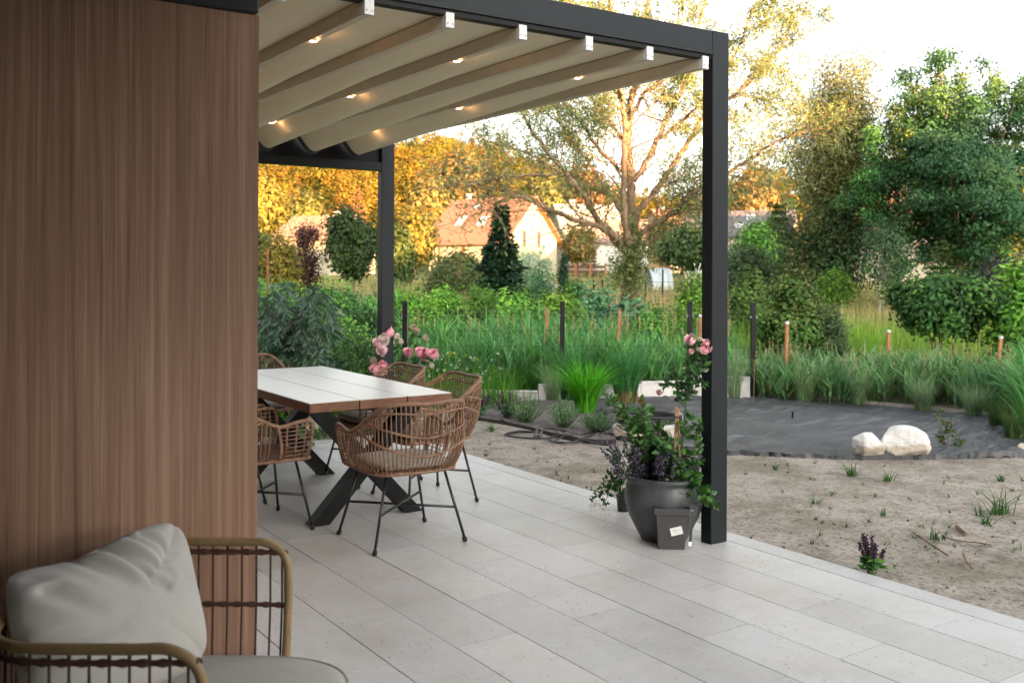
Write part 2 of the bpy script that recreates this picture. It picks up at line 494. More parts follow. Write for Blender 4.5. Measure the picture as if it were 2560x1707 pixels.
# unseen ridge added behind the viewpoint, its crest shaped to shade the garden
rx = np.arange(-60, 140, .8)
HX = np.array([-60, 30, 40, 44, 46, 47.5, 48.6, 49.6, 52, 60, 67, 74, 90, 140]); HZ = np.array([10.5, 11, 11.5, 12.2, 13.6, 14.3, 13.8, 12.5, 12.7, 14.4, 16.3, 18.0, 18.8, 19])
rh = np.interp(rx, HX, HZ) + rng.normal(0, .45, len(rx)) + .5 * np.sin(rx * 1.3)
prof = [(-52, 0), (-58, .55), (-60, 1), (-66, .93), (-90, 0)]
Vr = np.array([[C(x, yy, h * f_ - .2) for yy, f_ in prof] for x, h in zip(rx, rh)])
g = MB(); g.grid(Vr)
tag(g.build('hill', simple('shade_ridge', (.05, .075, .03), .9, .4, 1.5)), 'added unseen ridge that shades the garden', 'hill', kind='structure')

# terrace of half-bonded slabs
g = MB()
g.box((-3.2, -3.2, -.25), (4.452, 8.57, -.005))
bm_ = g
terr = MB()
rows = []
pitch = .3093; b1 = 4.302
k = 0
while b1 - k * pitch > -3:
    hi = b1 - k * pitch; lo = hi - pitch
    off = 3.577 if k % 2 == 0 else 3.092
    n0 = int(math.floor((-3.2 - off) / .963))
    a = off + n0 * .963
    while a < 8.42:
        e = min(a + .963, 8.42)
        if e - a > .05:
            gap = .0014 + .0024 * rng.random() ** 2
            dz = rng.normal(0, .00025)
            c = np.array([.605, .595, .582]) * (1 + rng.normal(0, .045)) * np.array([1, 1 + rng.normal(0, .008), 1 + rng.normal(0, .016)])
            terr.box((lo + gap, a + gap * .7, -.03), (hi - gap, e - gap * .7, dz), r=0, col=c)
        a = e
    k += 1
for a0, a1 in zip(np.arange(-3.2, 8.4, .647), np.arange(-3.2, 8.4, .647) + .647):      # kerb slabs along the two outer edges
    terr.box((4.305, a0 + .2 - .002, -.09), (4.452, min(a1 + .198, 8.57), .001), r=.003, col=np.array([.585, .58, .575]) * (1 + rng.normal(0, .03)))
for b0 in np.arange(4.30, -3, -.647):
    terr.box((b0 - .643, 8.424, -.09), (b0, 8.57, .001), r=.003, col=np.array([.57, .56, .55]) * (1 + rng.normal(0, .03)))
to = tag(terr.build('terrace', M['paver']), 'pale travertine slab terrace with dark joints', 'terrace', kind='structure')
g.build('bedding', M['joint'], to)

# ------------------------------------------------------------------ the house (its corner stands at the left)
HB, HA = 1.188, 3.32
house = thing('house', 'house corner clad in brown wood grain panels under a black fascia', 'house', (HB, HA, 0))
g = MB()
g.box((-4.2, 0, 0), (0, 6.5, 2.445))
g.build('wall', M['clad'], house)
g = MB(); g.box((-4.0, -7.5, 0), (-1.62, -.003, 3.1)); g.build('wall', M['clad'], house)  # unseen wing, added to darken the left of the clad wall
g = MB(); g.box((-1.615, -.75, 2.56), (-.06, -.015, 3.1)); g.box((-1.615, -2.2, 2.56), (.52, -.753, 3.1)); g.box((-1.615, -7.2, 2.561), (1.35, -2.203, 3.1)); g.build('shade_ceiling', M['fascia'], house)  # ceiling added out of view to darken the upper wall
g = MB(); g.box((-1.615, -6.2, 0), (-.1, -5.0, 2.555)); g.build('wall', M['clad'], house)  # unseen back wall, added to block sky light from behind
g = MB(); g.box((-1.612, -1.85, 0), (-1.075, -.004, 2.556)); g.box((-1.612, -2.6, 0), (-1.27, -1.853, 2.556)); g.build('shade_wall', M['fascia'], house)  # dark blocks added out of view to dim the wall's left end
g = MB()
g.box((-4.2, -.012, 2.448), (-.004, 6.5, 3.15), r=.006)
g.build('fascia', M['fascia'], house)
g = MB(); g.box((-4.3, -.75, 3.16), (-.03, 6.6, 3.4), r=.01); g.box((-4.3, -2.2, 3.16), (.56, -.753, 3.4), r=.01); g.box((-4.3, -7.6, 3.161), (1.4, -2.203, 3.4), r=.01); g.build('roof', M['fascia'], house)  # forward slabs extend over the added unseen ceiling

# ------------------------------------------------------------------ pergola
PB, PA = 4.158, 4.105
perg = thing('pergola', 'anthracite pergola with beige fabric roof and small lit spots over the dining table', 'pergola', (PB, PA, 0))
def pp(*a): return np.array(a) - np.array([PB, PA, 0])
g = MB(); g.box(pp(PB, PA, 0), pp(PB + .130, PA + .084, 2.957), r=.003); g.build('post', M['gmetal'], perg)
g = MB(); g.box(pp(PB, 8.328, 0), pp(PB + .130, 8.412, 2.94), r=.003); g.build('post', M['gmetal'], perg)
g = MB()
g.box(pp(1.19, PA + .002, 2.818), pp(PB - .0015, PA + .082, 2.955), r=.002)
g.box(pp(1.19, PA - .001, 2.818), pp(PB - .0015, PA + .01, 2.842), r=.001)
g.build('front_beam', M['gmetal'], perg)
g = MB()
g.box(pp(1.19, PA + .012, 2.792), pp(PB + .001, PA + .07, 2.8175)); g.build('guide_rail', M['black'], perg)
g = MB(); g.box(pp(1.19, 8.335, 2.486), pp(PB + .02, 8.412, 2.566), r=.003); g.build('rear_beam', M['gmetal'], perg)
g = MB(); g.box(pp(1.19, 8.372, 2.568), pp(PB - .001, 8.40, 2.93)); g.build('rear_panel', M['black'], perg)
g = MB(); g.box(pp(PB - .02, PA + .085, 2.835), pp(PB + .10, 8.327, 2.93), r=.003); g.build('side_beam', M['gmetal'], perg)
# fabric: stretched flat along the front rail, hanging in waves towards the far end
A0, A1 = PA + .02, 8.26
SLATB = [1.985 - .4235 + i * .4235 for i in range(7)]
fb = [1.15] + [SLATB[0] - .4235 + .03 * 0] + SLATB
nb = 24
bl = np.concatenate([np.linspace(SLATB[i] - .4235, SLATB[i], nb, endpoint=False) for i in range(7)] + [[SLATB[-1] + .025]])
aa = np.linspace(A0, A1, 60)
BB, AA = np.meshgrid(bl, aa, indexing='ij')
fr = ((BB - (SLATB[0] - .4235)) / .4235) % 1.0
tt = (AA - A0) / (A1 - A0)
sag = .195 * tt ** .95
ZF = 2.806 - sag * np.sin(PI * np.clip(fr, 0, 1)) ** 1.6
V = np.stack([BB - PB, AA - PA, ZF], -1)
g = MB(); g.grid(V); g.grid(V + np.array([0, 0, .004]), flip=True)
g.build('fabric_roof', M['canvas'], perg, smooth=True)
# dark flap along the far hem of the fabric
e = V[:, -1, :]
lo_ = e.copy(); lo_[:, 1] += .055; lo_[:, 2] -= .022
md_ = e.copy(); md_[:, 1] += .02; md_[:, 2] -= .004
g = MB(); g.grid(np.stack([e + [0, 0, .004], md_, lo_, lo_ + [0, .004, .004], e + [0, .03, .012]], 1)); g.build('fabric_hem', M['flap'], perg, smooth=True)
em, N_, L_, b_ = newmat('spot_glow')
b_.inputs['Base Color'].default_value = (1, .8, .6, 1)
b_.inputs['Emission Color'].default_value = (1, .62, .38, 1); b_.inputs['Emission Strength'].default_value = 6.0
M['glow'] = em
for i, sb in enumerate(SLATB):
    sl_ = MB(); sl_.box(pp(sb - .023, A0 + .012, 2.733), pp(sb + .023, 8.25, 2.8), r=.002)
    so_ = sl_.build('slat', M['slat'], perg)
    ec = MB(); ec.box(pp(sb - .0235, PA - .002 + .004, 2.730), pp(sb + .0235, A0 + .012, 2.803), r=.001)
    for q in (-.014, .014):
        ec.tube([pp(sb + q, PA + .0035, 2.75), pp(sb + q, PA - .001, 2.75)], .004, 8, m=1)
    ec.build('end_cap', [M['white'], M['screw']], so_)
    if i in (1, 3, 5):
        for a in (4.755, 6.15, 7.62):
            lm = MB(); c = pp(sb, a, 2.7328)
            lm.lathe([(0, -.0035), (.017, -.0035), (.0175, -.002)], c, 20)
            lm.lathe([(.0175, -.002), (.021, -.004), (.0225, 0)], c, 20, m=1)
            lm.build('spotlight', [M['glow'], M['white']], so_)
            ld = bpy.data.lights.new('spot', 'POINT'); ld.energy = .05; ld.color = (1, .5, .24); ld.shadow_soft_size = .012
            lo2 = bpy.data.objects.new('lamp_light', ld); COL.objects.link(lo2); lo2.parent = so_; lo2.location = pp(sb + .03, a + .01, 2.722)

# ------------------------------------------------------------------ dining table
TB0, TB1, TA0, TA1 = 2.361, 3.362, 5.69, 7.82
tbl = thing('dining_table', 'long outdoor dining table with sheen-pale three plank top and crossed black legs', 'table', (2.86, 6.75, 0))
def tt_(*a): return np.array(a) - np.array([2.86, 6.75, 0])
pw = (TB1 - TB0 - 2 * .007) / 3
for i in range(3):
    b0 = TB0 + i * (pw + .007)
    g = MB(); g.box(tt_(b0, TA0, .700), tt_(b0 + pw, TA1, .757), r=.002)
    po = g.build('plank', M['tabedge'], tbl)
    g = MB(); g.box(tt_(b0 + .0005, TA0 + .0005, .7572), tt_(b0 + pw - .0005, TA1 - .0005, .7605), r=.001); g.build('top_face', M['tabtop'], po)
def xleg(a, b0, b1, w_, d_):
    for (x0, x1) in ((b0, b1), (b1, b0)):
        s_ = 1 if x1 > x0 else -1
        # slanted box section: bottom centre x0, top centre x1
        v = []
        dd = .0 if s_ > 0 else .004
        hw = w_ / 2
        for y in (a + dd, a + d_ - dd):
            v += [tt_(x0 - hw, y, .001 if s_ > 0 else .003), tt_(x0 + hw, y, .001 if s_ > 0 else .003), tt_(x1 + hw, y, .699), tt_(x1 - hw, y, .699)]
        q = [[0, 1, 2, 3], [7, 6, 5, 4], [0, 4, 5, 1], [1, 5, 6, 2], [2, 6, 7, 3], [3, 7, 4, 0]]
        MB().add(v, q).build('leg', M['black'], tbl)
xleg(5.715, 2.445, 3.10, .125, .10)
xleg(7.10, 2.445, 3.10, .125, .10)
g = MB(); g.box(tt_(2.5, 5.83, .68), tt_(2.6, 7.09, .699)); g.box(tt_(3.0, 5.83, .68), tt_(3.1, 7.09, .699)); g.build('rail', M['black'], tbl)

# ------------------------------------------------------------------ rattan dining chairs
def cushion_mb(hx, hy, z0, z1, rc=.06, puff=.012, n=22, pw=5.0):
    g = MB(); V = []
    us = np.linspace(-1, 1, n)
    def outline(k):
        ang = np.linspace(0, 2 * PI, 60, endpoint=False)
        c, s_ = np.cos(ang), np.sin(ang); p = pw
        r = (np.abs(c) ** p + np.abs(s_) ** p) ** (-1 / p)
        return np.stack([c * r * hx * k, s_ * r * hy * k], 1)
    prof = [(0, z1 + puff), (.35, z1 + puff), (.65, z1 + puff * .8), (.86, z1 + puff * .1), (.95, z1 - .004), (.99, z1 - .014), (1.0, (z0 + z1) / 2), (.985, z0 + .01), (.93, z0), (0, z0)]
    rings = []
    for k, z in prof:
        o = outline(max(k, 1e-3)); rings.append(np.concatenate([o, np.full((60, 1), z)], 1))
    Vg = np.stack(rings, 0); Vg = np.concatenate([Vg, Vg[:, :1]], 1)
    g.grid(Vg)
    pipe = MB(); o = outline(1.0); pipe.tube(np.concatenate([o, np.full((60, 1), z1 - .012)], 1), .0035, 6, closed=True)
    return g, pipe

def make_chair():
    t = thing('dining_chair', 'x', 'chair', group='rattan dining chairs round the table')
    half_bot = np.array([(-.265, .05, .432), (-.267, -.06, .432), (-.25, -.17, .432), (-.195, -.235, .432), (-.10, -.258, .432), (0, -.263, .432)])
    half_top = np.array([(-.312, .03, .640), (-.302, -.10, .700), (-.275, -.215, .772), (-.235, -.305, .822), (-.15, -.338, .834), (0, -.350, .828)])
    def curve(h, n=101):
        full = np.concatenate([h, h[-2::-1] * np.array([-1, 1, 1])])
        c = crom(full, 12)
        d = np.concatenate([[0], np.cumsum(np.linalg.norm(np.diff(c, axis=0), axis=1))]); d /= d[-1]
        return lambda u: np.stack([np.interp((u + 1) / 2, d, c[:, i]) for i in range(3)], -1)
    Bc, Tc = curve(half_bot), curve(half_top)
    def Sf(u, v):
        u, v = np.asarray(u, float), np.asarray(v, float)
        b, tp = Bc(u), Tc(u)
        p = b * (1 - v)[..., None] + tp * v[..., None]
        out = np.stack([b[..., 0] * 1.0, b[..., 1] - .02, np.zeros_like(u)], -1); out /= np.linalg.norm(out, axis=-1, keepdims=True)
        return p + out * (.040 * np.sin(PI * v ** .8))[..., None]
    # back: fanned spindles and swagged bands
    g = MB()
    vv = np.linspace(0, 1, 12)
    for u in np.linspace(-.92, .92, 43):
        ub = u * .93
        g.tube(Sf(ub + (u - ub) * vv, vv), .0044, 5)
    for f_, lim, r in ((lambda u: .85 + .30 * u * u, .66, .0055), (lambda u: .52 + .95 * u * u, .70, .0062), (lambda u: .25 + 1.02 * u * u, .85, .0082)):
        u = np.linspace(-lim, lim, 50); v = np.clip(f_(u), 0, 1)
        p = Sf(u, v); g.tube(p, r, 7)
    g.build('backrest', M['wicker'], t, smooth=True)
    # arm panels
    for sx in (-1, 1):
        a_ = MB()
        for y in (.205, .15, .09):
            k = (y - .03) / .2
            zt = .645 + .02 * k
            a_.tube([(sx * .266, y * .98, .432), (sx * .292, y, .54), (sx * .309, y, zt)], .0065, 6)
        for z in np.linspace(.462, .635, 8):
            w_ = (z - .432) / .22
            xo = .266 + .043 * w_ ** .9
            a_.tube([(sx * (xo + .004), .245, z + .003), (sx * (xo + .008), .15, z), (sx * (xo + .006), .04, z - .004)], .0036, 5)
        a_.tube([Sf(np.array([sx * 1.0 * 1.0]), np.array([v]))[0] for v in np.linspace(0, 1, 10)], .0105, 8)
        a_.build('armrest', M['wicker'], t, smooth=True)
    # continuous rim: front upright, arm, back, arm, front upright
    u = np.linspace(-1, 1, 60)
    left = crom([(-.268, .225, .432), (-.286, .246, .53), (-.300, .252, .62), (-.306, .232, .662), (-.312, .17, .664), (-.314, .09, .648), (-.312, .045, .640)], 6)
    p = np.concatenate([left, Tc(u)[1:-1], left[::-1] * np.array([-1, 1, 1])])
    g = MB(); g.tube(p, .0118, 9)
    g.build('rim', M['wicker'], t, smooth=True)
    # seat ring and woven seat
    ring = crom([(-.267, -.06, .432), (-.25, -.17, .432), (-.195, -.235, .432), (0, -.263, .432), (.195, -.235, .432), (.25, -.17, .432), (.267, -.06, .432), (.268, .12, .432), (.262, .225, .432), (.215, .262, .430), (0, .27, .428), (-.215, .262, .430), (-.262, .225, .432), (-.268, .12, .432)], 6, True)
    g = MB(); g.tube(ring, .0115, 8, closed=True)
    for y in np.linspace(-.24, .25, 27):
        hx = .26 if abs(y) < .18 else .26 - .06 * ((abs(y) - .18) / .08)
        zs = .436 - .016 * (1 - (y / .27) ** 2) + rng.normal(0, .0015)
        g.tube([(-hx, y, .437), (-.13, y, zs), (.13, y, zs), (hx, y, .437)], .0085, 5)
    g.build('seat', M['wicker'], t, smooth=True)
    cu, pipe = cushion_mb(.222, .225, .445, .485)
    co = cu.build('cushion', M['cushion'], t, smooth=True)
    pipe.build('piping', M['cushion'], co, smooth=True)
    feet = [(-.285, .26), (.285, .26), (-.285, -.255), (.285, -.255)]
    for fx, fy in feet:
        g = MB(); top = np.array([fx * .64, fy * .72, .425]); bot = np.array([fx, fy, .002])
        g.tube([top, bot + [0, 0, .01]], .0085, 8)
        lo = g.build('leg', M['blackrod'], t, smooth=True)
        g = MB(); g.tube([bot + (top - bot) * .065, bot + (top - bot) * .05, bot + [0, 0, .012], bot], [.010, .0135, .0145, .012], 10); g.build('foot', M['rubber'], lo, smooth=True)
    g = MB()
    def lp(f_, z): 
        k = 1 - z / .425
        return np.array([f_[0] * (.64 + .36 * k), f_[1] * (.72 + .28 * k), z])
    g.tube([lp(feet[0], .20), lp(feet[3], .20)], .0075, 8)
    g.tube([lp(feet[1], .206), lp(feet[2], .206)], .0075, 8)
    g.build('stretcher', M['blackrod'], t, smooth=True)
    g = MB()
    for a_, b2 in ((0, 1), (2, 3), (0, 2), (1, 3)):
        g.tube([(feet[a_][0] * .64, feet[a_][1] * .72, .421), (feet[b2][0] * .64, feet[b2][1] * .72, .421)], .007, 6)
    g.build('seat_frame', M['blackrod'], t, smooth=True)
    return t
ch0 = make_chair()
ch0.location = (2.735, 5.205, 0); ch0.rotation_euler = (0, 0, R(-2))
ch0['label'] = 'rattan dining chair at the near short end of the table, back turned to the viewer'
dup(ch0, (2.115, 5.955, 0), R(-90), 'cushionless rattan dining chair half hidden by the wood clad wall corner', skip=('cushion',))
dup(ch0, (2.10, 6.74, 0), R(-88), 'rattan dining chair mostly behind the wall corner, only one leg showing')
dup(ch0, (3.345, 6.03, 0), R(88), 'rattan dining chair on the garden side of the table, nearer the dark salvia clumps')
dup(ch0, (3.345, 6.83, 0), R(91), 'rattan dining chair on the garden side of the table, close to the pink roses')
dup(ch0, (2.86, 8.02, 0), R(180), 'rattan dining chair at the far short end of the table, only its back top shows')

# ------------------------------------------------------------------ lounge armchair in the foreground
arm = thing('lounge_armchair', 'cane lounge armchair with pale grey cushions in the foreground by the wood wall', 'armchair', C(-.98, 2.75), -YAW)
AT = .70
def arm_side(sy):
    # front upright, arm rail, curve to the back (local x = to the front, y = across)
    return [(.255, sy * .415, .02), (.262, sy * .43, .30), (.268, sy * .44, .56), (.255, sy * .445, .655), (.195, sy * .45, AT - .002), (.10, sy * .452, AT), (-.10, sy * .45, AT), (-.20, sy * .425, AT), (-.265, sy * .35, AT), (-.295, sy * .2, AT)]
rail = crom(arm_side(-1) + [(-.30, 0, AT)] + arm_side(1)[::-1], 7)
g = MB(); g.tube(rail, .0135, 10)
g.tube(crom([(-.25, -.33, .02), (-.255, -.34, .3), (-.262, -.35, .69)], 5), .013, 8); g.tube(crom([(-.25, .33, .02), (-.255, .34, .3), (-.262, .35, .69)], 5), .013, 8)
g.build('frame', M['cane'], arm, smooth=True)
# sub-rails with wrapped binding, and the spindles they hold
d = np.concatenate([[0], np.cumsum(np.linalg.norm(np.diff(rail, axis=0), axis=1))])
tot = d[-1]
def railat(s_): return np.array([np.interp(s_, d, rail[:, i]) for i in range(3)])
s0 = np.interp(.64, rail[:len(rail) // 3, 2], d[:len(rail) // 3]) - .03
ss = np.arange(s0, tot - s0, .0155)
base = np.array([railat(s_) for s_ in ss])
flat = base.copy()
inx = np.minimum(flat[:, 0], .245)
def low(z, inset):
    p = flat.copy(); p[:, 0] = np.where(p[:, 0] > 0, np.minimum(p[:, 0], .256), p[:, 0]); p[:, 2] = z
    c = np.array([-.05, 0, 0]); p[:, :2] = p[:, :2] - (p[:, :2] - c[:2]) * inset
    return p
top_r, mid_r, bot_r = low(.668, .0), low(.50, .0), low(.245, .02)
bk = np.clip((-.24 - flat[:, 0]) / .18, 0, 1)
rr = np.where(np.arange(len(ss)) % 3 == 0, .0115, .0075)
g = MB(); g.tube(top_r, rr, 8); g.tube(mid_r, np.roll(rr, 1) * .95, 8); g.tube(bot_r, .012, 8)
g.build('woven_rail', M['brown_weave'], arm, smooth=True)
g = MB()
for i in range(2, len(ss) - 1, 3):
    g.tube([base[i], top_r[i] + [0, 0, .0]], .0045, 6)
    b0 = bot_r[i]; mp = mid_r[i]
    g.tube(crom([top_r[i], (top_r[i] + mp) / 2, mp, (mp + b0) / 2, b0], 3), .0036, 6)
g.build('spindle_screen', M['brown_weave'], arm, smooth=True)
cu, pipe = cushion_mb(.40, .40, .265, .365, puff=.025, pw=3.2)
co = cu.build('seat_cushion', M['grey_fab'], arm, smooth=True, loc=(.115, 0, 0))
pipe.build('piping', M['grey_fab'], co, smooth=True)
g = MB(); g.box((-.26, -.38, .232), (.25, .38, .262), r=.01); g.build('seat_base', M['brown_weave'], arm)
for sx, sy in ((.2, .3), (.2, -.3), (-.3, .3), (-.3, -.3)):
    g = MB(); g.tube([(sx * .85, sy, .24), (sx * 1.15, sy * 1.15, .0)], .014, 8); g.build('leg', M['cane'], arm, smooth=True)
# the back cushion leaning in the corner
TR = C(-1.024, 3.0, .815); BR = C(-.885, 2.85, .45); TL = C(-1.285, 2.5, .805)
wv = TR - TL; uv = TR - BR
BL = TL - uv
nv = np.cross(wv, uv); nv /= np.linalg.norm(nv)
if np.dot(nv, C(1, -.6)) < 0: nv = -nv
n = 72
uu = np.linspace(-1, 1, n); U, W_ = np.meshgrid(uu, uu, indexing='ij')      # U across (left..right), W up
fx = lambda t: np.sign(t) * np.abs(t) ** 1.0
sq = lambda a, b: a * (1 - .045 * (1 - b * b))                               # edges pulled in between the corners
mx_ = np.maximum(np.abs(U), np.abs(W_)); n7 = (np.abs(U) ** 6 + np.abs(W_) ** 6 + 1e-9) ** (1 / 6)
pu, pw_ = sq(U, W_) * mx_ / n7 * 1.06, sq(W_, U) * mx_ / n7 * 1.06
th = (np.clip(1 - np.abs(U) ** 2.6, 0, 1) * np.clip(1 - np.abs(W_) ** 2.6, 0, 1)) ** .42
cr = np.zeros_like(U)
for (u0, w0, u1, w1, wd, dp) in ((-.12, .98, .42, .12, .060, .030), (-.02, .95, .52, .22, .05, .020), (.16, .95, .50, .45, .045, .014), (-.35, .95, .0, .35, .07, .012), (-.9, -.05, -.2, -.15, .09, .010), (.35, .9, .62, .5, .05, .010), (-.75, .6, -.35, .1, .08, .009)):
    dx, dw = u1 - u0, w1 - w0; Lq = dx * dx + dw * dw
    t_ = np.clip(((U - u0) * dx + (W_ - w0) * dw) / Lq, 0, 1)
    dist = np.hypot(U - u0 - t_ * dx, W_ - w0 - t_ * dw)
    cr += dp * np.exp(-(dist / wd) ** 2) * (1 - .75 * t_) - dp * .5 * np.exp(-((dist - wd * 2) / wd) ** 2) * (1 - t_)
dip = .045 * np.exp(-((U + .35) / .42) ** 2) * np.clip((W_ + .2) / 1.2, 0, 1) ** 2
org = (TL + BR) / 2 + nv * .02
front = org + (pu / 2)[..., None] * wv + ((pw_ - dip * 3.0) / 2)[..., None] * uv + (th * .105 - cr * 2.1 * np.clip(th * 3, 0, 1))[..., None] * nv
back = org + (pu / 2)[..., None] * wv + ((pw_ - dip * 3.0) / 2)[..., None] * uv - (th * .075)[..., None] * nv
g = MB(); g.grid(front, flip=True); g.grid(back)
pc = C(-.98, 2.75)
pl = thing('back_cushion', 'rumpled pale grey back cushion leaning in the lounge armchair', 'cushion', pc)
g.v = [v - pc for v in g.v]
g.build('cover', M['grey_fab'], pl, smooth=True)

# ================================================================== GARDEN OBJECTS
def unit(n_, r_):
    v = r_.normal(size=(n_, 3)); return v / np.linalg.norm(v, axis=1, keepdims=True)
PAL = {
 'dark': [(0.053, 0.143, 0.041), (0.071, 0.19, 0.048), (0.043, 0.106, 0.037), (0.106, 0.237, 0.056)],
 'mid': [(0.095, 0.239, 0.034), (0.128, 0.296, 0.043), (0.075, 0.182, 0.034), (0.181, 0.342, 0.054)],
 'bright': [(0.117, 0.23, 0.032), (0.152, 0.266, 0.038), (0.09, 0.181, 0.032)],
 'olive': [(0.139, 0.176, 0.065), (0.112, 0.142, 0.052), (0.172, 0.203, 0.079), (0.199, 0.223, 0.094)],
 'gold': [(0.164, 0.137, 0.026), (0.197, 0.151, 0.029), (0.123, 0.115, 0.022)],
 'purple': [(0.075, 0.031, 0.036), (0.105, 0.042, 0.042), (0.053, 0.028, 0.031), (0.09, 0.07, 0.035)],
 'pale': [(0.442, 0.559, 0.39), (0.546, 0.6, 0.481), (0.312, 0.442, 0.26), (0.598, 0.6, 0.546)],
 'spruce': [(0.032, 0.076, 0.039), (0.045, 0.099, 0.048), (0.022, 0.054, 0.03)],
 'blue': [(0.083, 0.194, 0.1), (0.114, 0.239, 0.122), (0.062, 0.148, 0.082)],
 'aut': [(.16, .105, .030), (.19, .125, .035), (.12, .11, .03)],
}
def pick(pal, n_, r_, jit=.18):
    p = np.array(PAL[pal] if isinstance(pal, str) else pal)
    return p[r_.integers(0, len(p), n_)] * (1 + r_.normal(0, jit, (n_, 1))).clip(.4, 1.8)
def clumps(r_, n_, c, rad, shape='ball', shell=.55):
    d_ = unit(n_, r_); k = shell + (1 - shell) * r_.random(n_) ** .5
    k = np.where(r_.random(n_) < .3, r_.random(n_) ** .5, k)
    ph = r_.uniform(0, 6.28, 6)
    lob = 1 + .28 * np.sin(3 * np.arctan2(d_[:, 1], d_[:, 0]) + ph[0] + 2 * d_[:, 2]) + .24 * np.sin(5 * d_[:, 2] + ph[1] + 2 * d_[:, 0]) + r_.normal(0, .13, n_)
    p = d_ * (k * lob)[:, None]
    if shape == 'cone':
        z = r_.random(n_) ** .8 * 2 - 1; w_ = (1 - (z + 1) / 2) * .95 + .05
        a_ = r_.random(n_) * 2 * PI; q_ = r_.random(n_) ** .35
        p = np.stack([np.cos(a_) * q_ * w_, np.sin(a_) * q_ * w_, z], 1)
    elif shape == 'dome':
        p[:, 2] = np.abs(p[:, 2]) * 1.6 - .8
    elif shape == 'vase':
        z = r_.random(n_) * 2 - 1; w_ = .35 + .65 * ((z + 1) / 2) ** .6
        a_ = r_.random(n_) * 2 * PI; q_ = r_.random(n_) ** .5
        p = np.stack([np.cos(a_) * q_ * w_, np.sin(a_) * q_ * w_, z], 1)
    return np.asarray(c) + p * np.asarray(rad), p
def foliage(g, r_, cen, cl, per, crad, L, Wd, pal, out=.6, droop=0., up=0., jit=.16, flat=1., rn=.6, lj=.18):
    k = len(cl); idx = np.repeat(np.arange(k), per)
    off = r_.normal(size=(len(idx), 3)) * np.array([1, 1, flat]) * crad * .55
    pos = cl[idx] + off
    o = pos - np.asarray(cen); o /= np.linalg.norm(o, axis=1, keepdims=True) + 1e-6
    D = o * out + unit(len(idx), r_) * .7 + np.array([0, 0, up - droop])
    cc = pick(pal, k, r_, jit)[idx] * (1 + r_.normal(0, lj, (len(idx), 1))).clip(.5, 1.6)
    Ls = L * (.7 + .6 * r_.random(len(idx)))
    od = off / (np.linalg.norm(off, axis=1, keepdims=True) + 1e-6)
    Nf = o * .55 + od * .7 + unit(len(idx), r_) * rn + np.array([0, 0, .35])
    g.leaves(pos, D, Ls, Ls * (Wd / L), cc, r_, .06, N=Nf)
def limb(g, r_, a, b, r0, r1, wob=.08, n_=6, sides=6):
    a, b = np.asarray(a, float), np.asarray(b, float)
    t = np.linspace(0, 1, n_)[:, None]; L_ = np.linalg.norm(b - a)
    p = a + (b - a) * t + r_.normal(0, wob * L_ / n_, (n_, 3)) * np.sin(PI * t)
    g.tube(p, r0 + (r1 - r0) * t[:, 0], sides)
def tree(name, label, cat, base, trunk_h, cen, rad, ncl, per, crad, L, Wd, pal, seed, shape='ball', bark='bark', tr=.1, limbs=12, droop=0., up=0., mat='leaf', group=None, out=.6, flat=1., stems=1, jit=.16, shell=.55):
    """cen relative to base"""
    r_ = np.random.default_rng(seed)
    t = thing(name, label, cat, base, group=group)
    cl, pn = clumps(r_, ncl, cen, rad, shape, shell)
    tg_ = MB(); cen = np.asarray(cen, float); rad = np.asarray(rad, float)
    for s_ in range(stems):
        o = np.array([0, 0, -.1]) if stems == 1 else np.array([*(r_.normal(0, tr * 2.2, 2)), -.1])
        top = cen + np.array([0, 0, rad[2] * .45]) if stems == 1 else cen + np.array([*(r_.normal(0, 1, 2) * rad[:2] * .5), rad[2] * .2])
        limb(tg_, r_, o, top, tr * (1 if stems == 1 else .8), tr * .25, .06, 8, 8)
    order = r_.permutation(ncl)[:limbs]
    for i in order:
        zz = min(max(trunk_h, .25 * cl[i][2]), cl[i][2] * .8 + .02)
        k = zz / max(cen[2] + rad[2] * .45, .1)
        a = np.array([cen[0] * k, cen[1] * k, zz])
        limb(tg_, r_, a, cl[i], tr * .42, tr * .08, .12, 6, 5)
    tg_.build('trunk', M[bark], t, smooth=True)
    g = MB(); foliage(g, r_, cen, cl, per, crad, L, Wd, pal, out, droop, up, jit, flat)
    g.build('crown', M[mat], t)
    return t
